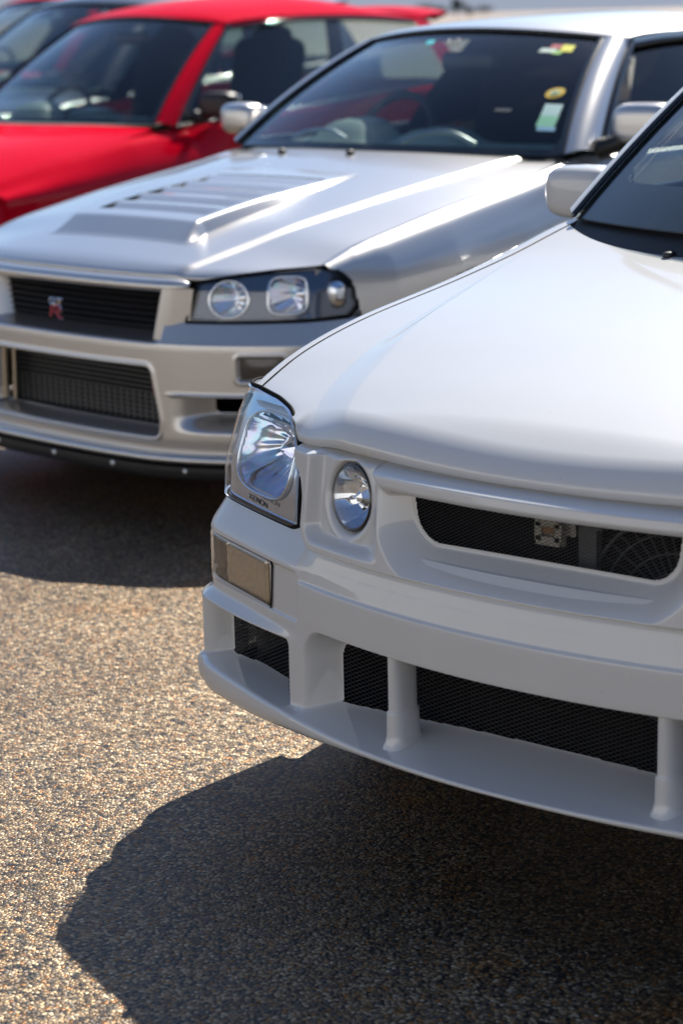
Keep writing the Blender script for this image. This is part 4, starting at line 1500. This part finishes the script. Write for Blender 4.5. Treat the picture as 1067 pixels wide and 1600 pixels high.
# raised vent with louvres
def vent():
    xs = np.linspace(-1, 1, 121)
    yb = np.r_[np.linspace(.260, .400, 24), np.linspace(.402, 1.0, 120)]
    H = lambda y: np.interp(y, [.268, .272, .338, .346, .6, 1.0], [.0, .002, .035, .036, .027, .001])
    W = lambda y: np.interp(y, [.268, .36, 1.0], [.322, .300, .300])
    lou = [.40, .50, .60, .70, .80, .90]
    rows = []
    for y in yb:
        h = float(H(y)); w = float(W(y))
        x = xs*w-.02
        top = coupe_top(x, np.full_like(x, y))
        side = np.clip((1-np.abs(xs))*w/.026, 0, 1)
        z = top+.001+h*np.minimum(side*1.12, 1)
        rows.append(np.stack([x, np.full_like(x, y), z], -1))
    G = np.array(rows)
    X = G[..., 0]; Y = G[..., 1]
    hole = (np.abs(X+.02) < .25) & (Y > .40) & (Y < .90)
    m = ~(hole[:-1, :-1] & hole[1:, 1:] & hole[1:, :-1] & hole[:-1, 1:])
    vo = grid('bonnet_vent', G, MS, coupe, mask=m)
    for a, b in zip(lou[:-1], lou[1:]):
        xx = np.linspace(-.272, .232, 31)
        rr = []
        for t in np.linspace(0, 1, 8):
            y = a-.012+(b-a+.004)*t
            z = coupe_top(xx, np.full(31, y))+.002+(float(H(b))+.003)*t**.9-.004*(t > .95)
            rr.append(np.stack([xx, np.full(31, y), z], -1))
        rr.append(rr[-1]+np.array([0, .004, -.010]))
        grid('louvre', np.array(rr), MS, vo)
    bb = np.stack([np.stack([np.linspace(-.29, .25, 31), np.full(31, y), coupe_top(np.linspace(-.29, .25, 31), np.full(31, y))+.003], -1) for y in np.linspace(.41, .92, 12)])
    grid('vent_floor', bb, DARK, vo)
vent()
for x in (-.30, .02):
    zc = float(coupe_top(x, 1.22))
    superell('washer_nozzle', (x, 1.22, zc+.006), (.012, .016, .008), BLACK, coupe, .8, .8, None, 14, 8)

def edge_c(y):
    x = np.interp(y, np.r_[cy_[100::40], 1.52, 2.2, 3.0, 3.6, 4.55], np.r_[cGXs[100::40], .80, .83, .82, .79, .70])+.004
    z = np.interp(y, np.r_[cy_[100::40][:-3], 1.52, 2.2, 3.0, 3.6, 4.55], np.r_[cGZs[100::40][:-3], .955, .965, .98, .99, .97])
    return x, z
def width_c(y): return float(np.interp(y, [.30, .40, .55, .8, 1.1, 1.5, 2.3, 3.0, 3.6, 4.2, 4.55], [.815, .842, .872, .888, .885, .872, .872, .880, .888, .86, .80]))
side_panels(coupe, MS, edge_c, width_c, lambda y: .21, [(.88, .325), (3.545, .325)], [(.345, 1.47), (1.475, 2.72), (2.725, 4.55)], ['front_wing', 'door', 'rear_quarter'], r_arch=.355,
            cutout=lambda y, z: (z < np.interp(y, [.32, .375, .405, .418], [.722, .713, .685, .60])) & (y < .418))
for sx in (-1, 1):
    for wy in (.88, 3.545):
        wheel(coupe, sx*.765, wy, .325, .23)
gc = dict(wb=(.735, 1.42, .955), wbc=(0, 1.275, .966), wt=(.515, 1.90, 1.298), wtc=(0, 1.80, 1.330),
          db=(.80, 1.52, .958), dt=(.585, 1.95, 1.293),
          rail=[(.585, 1.93, 1.297), (.605, 2.2, 1.318), (.605, 2.7, 1.322), (.58, 3.15, 1.285), (.55, 3.45, 1.20)],
          belt=[(.80, 1.52, .958), (.83, 2.2, .968), (.82, 3.0, .985), (.76, 3.75, 1.00)],
          crown=lambda k: .035+.028*math.sin(PI*min(k*1.2, 1)), rb=(.66, 3.80, .985), floor=.25, seat_y=2.25, dash_z=.945, frit=(.03, .045),
          bpillar=dict(glass=[(0, .40), (.60, .72)], post=[(.40, .60)]))
ws_c, roof_c = greenhouse(coupe, MS, gc, GLASS, GLASSD)
for sg in (-1, 1):
    A = resample(crom(np.array(gc['belt']), 14), 60)[43:]; B = resample(crom(np.array(gc['rail']), 14), 60)[43:]
    grid('rear_pillar', lerp_patch(A, B, 9, np.array([.02, 0, 0]))*np.array([sg, 1, 1]), MS, coupe, flip=(sg > 0))
rbx = np.linspace(-.70, .70, 15)
grid('rear_seat', np.stack([np.stack([rbx, np.full(15, y), np.full(15, z)], -1) for y, z in ((2.62, .50), (2.72, .62), (2.95, .66), (3.08, 1.0), (3.30, 1.02), (3.7, .98))]), INTER, coupe)
# boot and tail
ux = np.linspace(-1, 1, 31)
G = np.stack([np.stack([np.interp(y, [3.75, 4.55], [.70, .68])*ux, np.full(31, y)+.06*(1-ux**2)*(y-3.7), np.full(31, z)+.02*(1-ux**2)], -1) for y, z in ((3.74, .985), (4.1, .985), (4.5, .965), (4.56, .93), (4.60, .70), (4.58, .45), (4.5, .25))])
grid('boot_lid', G, MS, coupe)
fr = np.stack([.735*np.linspace(-1, 1, 41), 1.275+.15*np.abs(np.linspace(-1, 1, 41))**2.2, coupe_top(.72*np.linspace(-1, 1, 41), 1.27+.15*np.abs(np.linspace(-1, 1, 41))**2.2)-.012], 1)
bk = quad_curve(np.array([-.735, 1.42, .955]), np.array([0, 1.275, .966]), np.array([.735, 1.42, .955]), 41)+np.array([0, .03, .004])
grid('cowl', lerp_patch(fr, bk, 4), BLACK, coupe)
for pts in ([(.12, 1.36, .985), (.20, 1.385, 1.015), (.30, 1.40, 1.018), (.40, 1.40, .985)], [(-.42, 1.385, .985), (-.36, 1.40, 1.01), (-.25, 1.40, 1.015), (-.15, 1.375, .990)]):
    w_ = tube('wiper_arm', crom(pts, 8), .008, ALU, coupe, 6)
mirror_unit(coupe, (.945, 1.575, 1.052), (.108, .060, .062), MS, (.80, 1.52, .975), BLACK, 1, rotz(.10))
mirror_unit(coupe, (-.905, 1.60, 1.035), (.088, .056, .056), MS, (-.80, 1.52, .975), BLACK, -1, rotz(-.10))
# stickers stuck to the windscreen
P0 = np.array([-.735, 1.42, .955]); P1 = np.array([.735, 1.42, .955]); P2 = np.array([.515, 1.90, 1.298])
def ws_pt(x, v):
    xx = abs(x)
    xr = .735+(.515-.735)*v
    k = np.clip(xx/xr, 0, 1)
    b = np.array([x, 1.275+.145*k**2, .966-.011*k**2]); t = np.array([x, 1.80+.10*k**2, 1.330-.032*k**2])
    return b*(1-v)+t*v+np.array([0, -.018, .018])*4*v*(1-v)+np.array([0, -.0015, .0015])
def sticker(x0, x1, v0, v1, col, rnd=False, name='sticker', lift=0.0, skew=0.0):
    m_ = pm('sticker_print', col, .5)
    n_ = 10
    if rnd:
        return disc_grid(name, lambda r, t: ws_pt((x0+x1)/2+(x1-x0)/2*r*math.cos(t), (v0+v1)/2+(v1-v0)/2*r*math.sin(t))+np.array([0, -lift, lift]), 3, 24, m_, ws_c)
    G = np.array([[ws_pt(x0+(x1-x0)*i/n_+skew*j/n_, v0+(v1-v0)*j/n_)+np.array([0, -lift, lift]) for i in range(n_+1)] for j in range(n_+1)])
    return grid(name, G, m_, ws_c)
def px_v(z): return (z-.960)/(.345)
sticker(.536, .592, .42, .51, (.80, .52, .03), True)
sticker(.548, .580, .44, .49, (.55, .60, .28), True, lift=.001)
sticker(.561, .570, .452, .470, (.10, .35, .30), True, lift=.002)
sticker(.580, .636, .285, .375, (.55, .78, .70), skew=-.015)
sticker(.592, .650, .20, .285, (.30, .68, .42), skew=-.012)
sticker(.603, .660, .17, .20, (.30, .55, .70), skew=-.004)
sticker(.395, .432, .86, .90, (.45, .05, .06))
sticker(.440, .480, .835, .905, (.75, .72, .02), skew=-.012)
sticker(.375, .430, .815, .855, (.60, .74, .62))
sticker(.425, .452, .805, .835, (.30, .62, .12))
sticker(-.108, -.070, .865, .91, (.10, .62, .66), skew=-.01)
for pts in ([(-.012, .91), (-.004, .872), (.006, .91)], [(.016, .905), (.028, .912), (.030, .895), (.014, .872), (.034, .872)]):
    tube('sticker', resample(np.array([ws_pt(a_, b_) for a_, b_ in pts]), 12), .0022, PLATEW, ws_c, 5)
sticker(.42, .475, .30, .325, (.10, .11, .12))

# ================================================================== hatchbacks further back
def make_hatch(label, pose, yaw):
    t = thing('red_hatchback', label, 'car', (pose[0], pose[1], 0), yaw)
    HP = Plan([0, .25, .45, .6, .7, .78, .82, .84, .845, .845], [0, .02, .06, .12, .19, .28, .38, .5, .65, .8])
    s = np.linspace(-1.1, 1.1, 200)
    zz = np.r_[np.linspace(.16, .20, 4), np.linspace(.205, .62, 70)]
    A, Z = np.meshgrid(np.abs(s), zz)
    f = prof([.15, .18, .40, .47, .60, .65], [-.06, .0, .012, .0, -.03, -.06], .01)
    d = f(Z.ravel()).reshape(Z.shape)
    o1 = sdf_rr(A, Z, 0, .29, .40, .055, .02)
    d = d-.07*(1-smooth01(-.01, 0, o1))
    hole = o1 < -.012
    G = HP.P(s[None], Z, d)
    m = ~(hole[:-1, :-1] & hole[1:, 1:])
    grid('bumper', G, MR, t, mask=m)
    ln = np.linspace(-1.0, 1.0, 61)
    grid('splash_liner', HP.P(ln[None], np.array([.17, .17, .6])[:, None], np.array([-.03, -.2, -.2])[:, None]), DARK, t)
    ub = MB(); ub.box((0, 2.2, .18), (.74, 1.8, .004)); ub.build('underbody', DARK, t)
    gY = np.array([.10, .30, .6, .9, 1.17, 1.3]); gX = np.array([.62, .66, .69, .70, .695, .69]); gZ = np.array([.62, .68, .765, .825, .878, .90])
    cY = np.array([.03, .30, .6, .9, 1.05]); cZ = np.array([.66, .755, .825, .872, .902])
    yy = np.arange(0, 1.4, .004)
    gXs = gsmooth(np.interp(yy, gY, gX), 14); gZs = gsmooth(np.interp(yy, gY, gZ), 14); cZs = gsmooth(np.interp(yy, cY, cZ), 14)
    def top(x, y):
        X = np.interp(y, yy, gXs); a_ = np.interp(y, yy, gZs); c_ = np.interp(y, yy, cZs)
        return c_+(a_-c_)*np.clip(np.abs(x)/X, 0, 1.1)**3.2
    u = np.linspace(-1, 1, 81); v = np.linspace(0, 1, 50)
    pc = HP.P(HP.S, 0, -.05)
    xf = .64*u
    yf = np.interp(xf, pc[:, 0], pc[:, 1]); yr = 1.0+.15*np.abs(u)**2.2
    G = []
    for vv in v:
        y = yf+(yr-yf)*vv
        x = u*np.interp(y, yy, gXs)
        G.append(np.stack([x, y, top(x, y)-.04*(1-np.sqrt(1-(1-min(vv/.08, 1))**2))], -1))
    G = np.array(G)
    grid('bonnet', G, MR, t)
    def edge(y):
        x = np.interp(y, np.r_[yy[60::25], 1.6, 2.1, 3.2, 3.9], np.r_[gXs[60::25], .806, .822, .80, .70])+.004
        z = np.interp(y, np.r_[yy[60::25][:-4], 1.30, 1.6, 2.1, 3.2, 3.9], np.r_[gZs[60::25][:-4], .868, .885, .922, .995, 1.02])
        return x, z
    def width(y): return float(np.interp(y, [.28, .4, .6, .9, 1.5, 3.0, 3.6, 3.9], [.80, .825, .842, .848, .846, .846, .83, .78]))
    side_panels(t, MR, edge, width, lambda y: .21, [(.80, .295), (3.42, .295)], [(.285, 1.27), (1.275, 2.42), (2.425, 3.88)], ['front_wing', 'door', 'rear_quarter'], r_arch=.335)
    for sx in (-1, 1):
        for wy in (.80, 3.42):
            wheel(t, sx*.735, wy, .295, .20)
        hb = superell('headlight', (sx*.58, .17, .575), (.14, .09, .05), BEZEL, t, .6, .7, rotz(sx*.5))
        superell('lens', (sx*.58, .16, .575), (.142, .094, .053), LENS, hb, .6, .7, rotz(sx*.5))
    g = dict(wb=(.685, 1.153, .893), wbc=(0, 1.01, .905), wt=(.505, 1.806, 1.357), wtc=(0, 1.70, 1.40),
             db=(.752, 1.235, .875), dt=(.560, 1.845, 1.357), pillar=.18,
             rail=[(.560, 1.83, 1.362), (.592, 2.3, 1.395), (.585, 2.9, 1.395), (.55, 3.58, 1.362)],
             belt=[(.752, 1.235, .875), (.822, 2.125, .927), (.805, 3.1, .998), (.73, 3.72, 1.03)],
             crown=lambda k: .045+.068*math.sin(PI*min(k*1.1, 1)), rb=(.64, 3.80, 1.02), floor=.25, seat_y=2.05, dash_z=.885, frit=(.03, .05),
             bpillar=dict(glass=[(0, .45), (.52, .92)], post=[(.45, .52)]))
    ws, R = greenhouse(t, MR, g, GLASS, GLASS)
    for sg in (-1, 1):
        A = resample(crom(np.array(g['belt']), 14), 60)[54:]; B = resample(crom(np.array(g['rail']), 14), 60)[54:]
        grid('rear_pillar', lerp_patch(A, B, 7, np.array([.01, 0, 0]))*np.array([sg, 1, 1]), MR, t, flip=(sg > 0))
        mirror_unit(t, (sg*.895, 1.40, .975), (.105, .06, .066), BLACK, (sg*.77, 1.36, .92), BLACK, sg, rotz(sg*.1))
    rr = R[-1]
    sp = np.stack([rr+np.array([0, -.05, .012]), rr+np.array([0, .06, .026]), rr*np.array([.96, 1, 1])+np.array([0, .22, .034]), rr*np.array([.94, 1, 1])+np.array([0, .25, .022]), rr*np.array([.96, 1, 1])+np.array([0, .10, -.012])])
    grid('roof_spoiler', sp, MR, t)
    tx = np.linspace(-1, 1, 21)
    G = np.stack([np.stack([w_*tx, np.full(21, y)+.04*(1-tx**2), np.full(21, z)], -1) for y, z, w_ in ((3.80, 1.02, .68), (3.92, .85, .78), (3.97, .5, .80), (3.9, .22, .76))])
    grid('tailgate', G, MR, t)
    for x0, x1 in ((-.40, .10), (.12, .52)):
        P = crom([(x0, 1.07, .91), (x0+.06, 1.09, .94), (x1, 1.14+.05*abs(x1), .945)], 8)
        tube('wiper_arm', P, .008, BLACK, t, 6)
    tube('roof_aerial', np.array([[.0, 2.0, 1.45], [.0, 2.05, 1.47]]), .01, BLACK, t, 6)
    # long nose: everything ahead of the screen is drawn out forward
    for o in t.children_recursive:
        if o.type == 'MESH' and o.name.split('.')[0] in ('bumper', 'bonnet', 'front_wing', 'headlight', 'lens', 'splash_liner'):
            me = o.data
            co = np.empty(len(me.vertices)*3, np.float32)
            me.vertices.foreach_get('co', co)
            co = co.reshape(-1, 3)
            co[:, 1] -= .30*np.clip(1.05-co[:, 1], 0, 2)
            me.vertices.foreach_set('co', co.ravel()); me.update()
        elif o.name.split('.')[0] in ('wheel', 'rim', 'brake_disc'):
            me = o.data
            co = np.empty(len(me.vertices)*3, np.float32)
            me.vertices.foreach_get('co', co)
            co = co.reshape(-1, 3)
            if co[:, 1].mean() < 1.5:
                co[:, 1] -= .075
                me.vertices.foreach_set('co', co.ravel()); me.update()
    return t
red = make_hatch('bright red hatchback with black door mirrors beside the silver coupe', (-6.4183, 3.8921), .0212)

def repaint(root, paint_m, new, trims=()):
    for o in [root]+list(root.children_recursive):
        if o.type == 'MESH' and o.data.materials and o.data.materials[0] is paint_m:
            o.material_slots[0].link = 'OBJECT'
            o.material_slots[0].material = new

def another(name, label, loc, rz, sc, new):
    c = copy_tree(red)
    c.name = name
    c.location = loc; c.rotation_euler = (0, 0, rz); c.scale = (sc, sc, sc)
    c['label'] = label; c['category'] = 'car'
    if new is not None:
        repaint(c, MR, new)
    return c
another('dark_hatchback', 'dark blue car cut by the top left corner, beyond the red hatchback', (-9.25, 6.05, 0), .02, 1.075, MDK)
another('red_hatchback', 'farthest red car showing only its roof above the dark car', (-12.3, 8.4, 0), .02, 1.12, None)

# ================================================================== far trees
BARK = pm('bark', (.05, .04, .03), .9)
def leaf_mat():
    m, t, b = new_mat('dark_foliage')
    n = N(t, 'ShaderNodeTexNoise', i_Scale=.8, i_Detail=3.0)
    tcn = N(t, 'ShaderNodeTexCoord')
    t.links.new(tcn.outputs['Object'], n.inputs['Vector'])
    cr = N(t, 'ShaderNodeValToRGB')
    cr.color_ramp.elements[0].color = (.030, .045, .030, 1)
    cr.color_ramp.elements[1].color = (.075, .095, .055, 1)
    t.links.new(n.outputs['Fac'], cr.inputs[0])
    t.links.new(cr.outputs[0], b.inputs['Base Color'])
    b.inputs['Roughness'].default_value = .7
    return m
LEAF = leaf_mat()
def tree(x, y, h, w, label, seed):
    r = np.random.default_rng(seed)
    t = thing('tree', label, 'tree', (x, y, 0), 0, 'trees along the horizon')
    P = crom([(0, 0, 0), (.1*h*.2, .0, h*.3), (-.02*h, .0, h*.62), (.01*h, 0, h*.9)], 6)
    mb = MB(); mb.tube(P, np.linspace(h*.035, h*.008, len(P)), 8)
    for k in range(7):
        a = 2.4*k; z0 = h*(.3+.08*k)
        mb.tube(np.array([[0, 0, z0], [w*.35*math.cos(a), w*.35*math.sin(a), z0+h*.14]]), [h*.012, h*.004], 5)
    mb.build('trunk', BARK, t)
    n = 1500
    cl = r.normal(size=(14, 3))*np.array([w*.28, w*.28, h*.17])+np.array([0, 0, h*.62])
    c = cl[r.integers(0, 14, n)]+r.normal(size=(n, 3))*np.array([w*.13, w*.13, h*.08])
    sz = h*.028*(.6+.8*r.random(n))
    a = r.normal(size=(n, 3)); a /= np.linalg.norm(a, axis=1)[:, None]
    b = np.cross(a, r.normal(size=(n, 3))); b /= np.linalg.norm(b, axis=1)[:, None]
    V = np.stack([c+a*sz[:, None], c+b*sz[:, None], c-a*sz[:, None], c-b*sz[:, None]], 1).reshape(-1, 3)
    mesh_np('crown', V, np.arange(4*n).reshape(-1, 4), LEAF, t, False)
D = 620.0
base = math.atan2(-.605, .796)
for i, (off, h, w, lab) in enumerate([(-.0105, 4.2, 3.6, 'low bushy tree on the horizon, nearest the red spoiler'), (-.0045, 3.6, 5.0, 'broad low tree on the horizon between the bushy and tall ones'),
                                     (.0035, 5.6, 3.4, 'tallest dark tree on the horizon above the silver roof edge'), (.009, 3.6, 3.8, 'small rounded tree on the horizon just beside the tallest one'),
                                     (.016, 3.1, 4.5, 'lowest tree of the row, half lost behind the silver roof')]):
    a = base+off
    tree(1.8+D*math.sin(a), -2.5+D*math.cos(a), h, w, lab, 40+i)

# ================================================================== added unseen building behind the camera, bounces sun onto the car fronts
bounce_hall = thing('bounce_building', 'long pale building with roller doors, added unseen behind the camera to bounce sun onto the car fronts', 'building', (-6.0, -11.0, 0))
def wall_mat():
    m, t, b = new_mat('cream_render')
    tcn = N(t, 'ShaderNodeTexCoord')
    n = N(t, 'ShaderNodeTexNoise', i_Scale=1.2, i_Detail=6.0)
    t.links.new(tcn.outputs['Object'], n.inputs['Vector'])
    cr = N(t, 'ShaderNodeValToRGB')
    cr.color_ramp.elements[0].color = (.66, .66, .65, 1)
    cr.color_ramp.elements[1].color = (.76, .76, .76, 1)
    t.links.new(n.outputs['Fac'], cr.inputs[0])
    t.links.new(cr.outputs[0], b.inputs['Base Color'])
    b.inputs['Roughness'].default_value = .8
    return m
CREAM = wall_mat()
w_ = MB()
W2 = 45.0
doors = np.arange(-40, 41, 5.0)
xs = [-W2]
for d_ in doors:
    xs += [d_-1.6, d_+1.6]
xs += [W2]
for i in range(0, len(xs), 2):
    w_.box(((xs[i]+xs[i+1])/2, -.15, 1.55), ((xs[i+1]-xs[i])/2, .15, 1.55))
w_.box((0, -.15, 4.3), (W2, .15, 1.2))
w_.box((0, -8, 2.75), (W2, .15, 2.75)); w_.box((-W2+.15, -4, 2.75), (.15, 3.7, 2.75)); w_.box((W2-.15, -4, 2.75), (.15, 3.7, 2.75))
w_.build('wall', CREAM, bounce_hall, False)
r_ = MB(); r_.box((0, -4, 5.6), (W2+.3, 4.4, .1)); r_.build('roof', STEEL, bounce_hall, False)
rdm = pm('grey_roller_door', (.70, .70, .69), .5)
wfm = pm('window_frame_grey', (.2, .2, .21), .5)
for d_ in doors:
    o = MB()
    for k in range(14):
        o.box((d_, -.06, .11+k*.22), (1.6, .02, .109))
    o.build('roller_door', CREAM, bounce_hall, False)
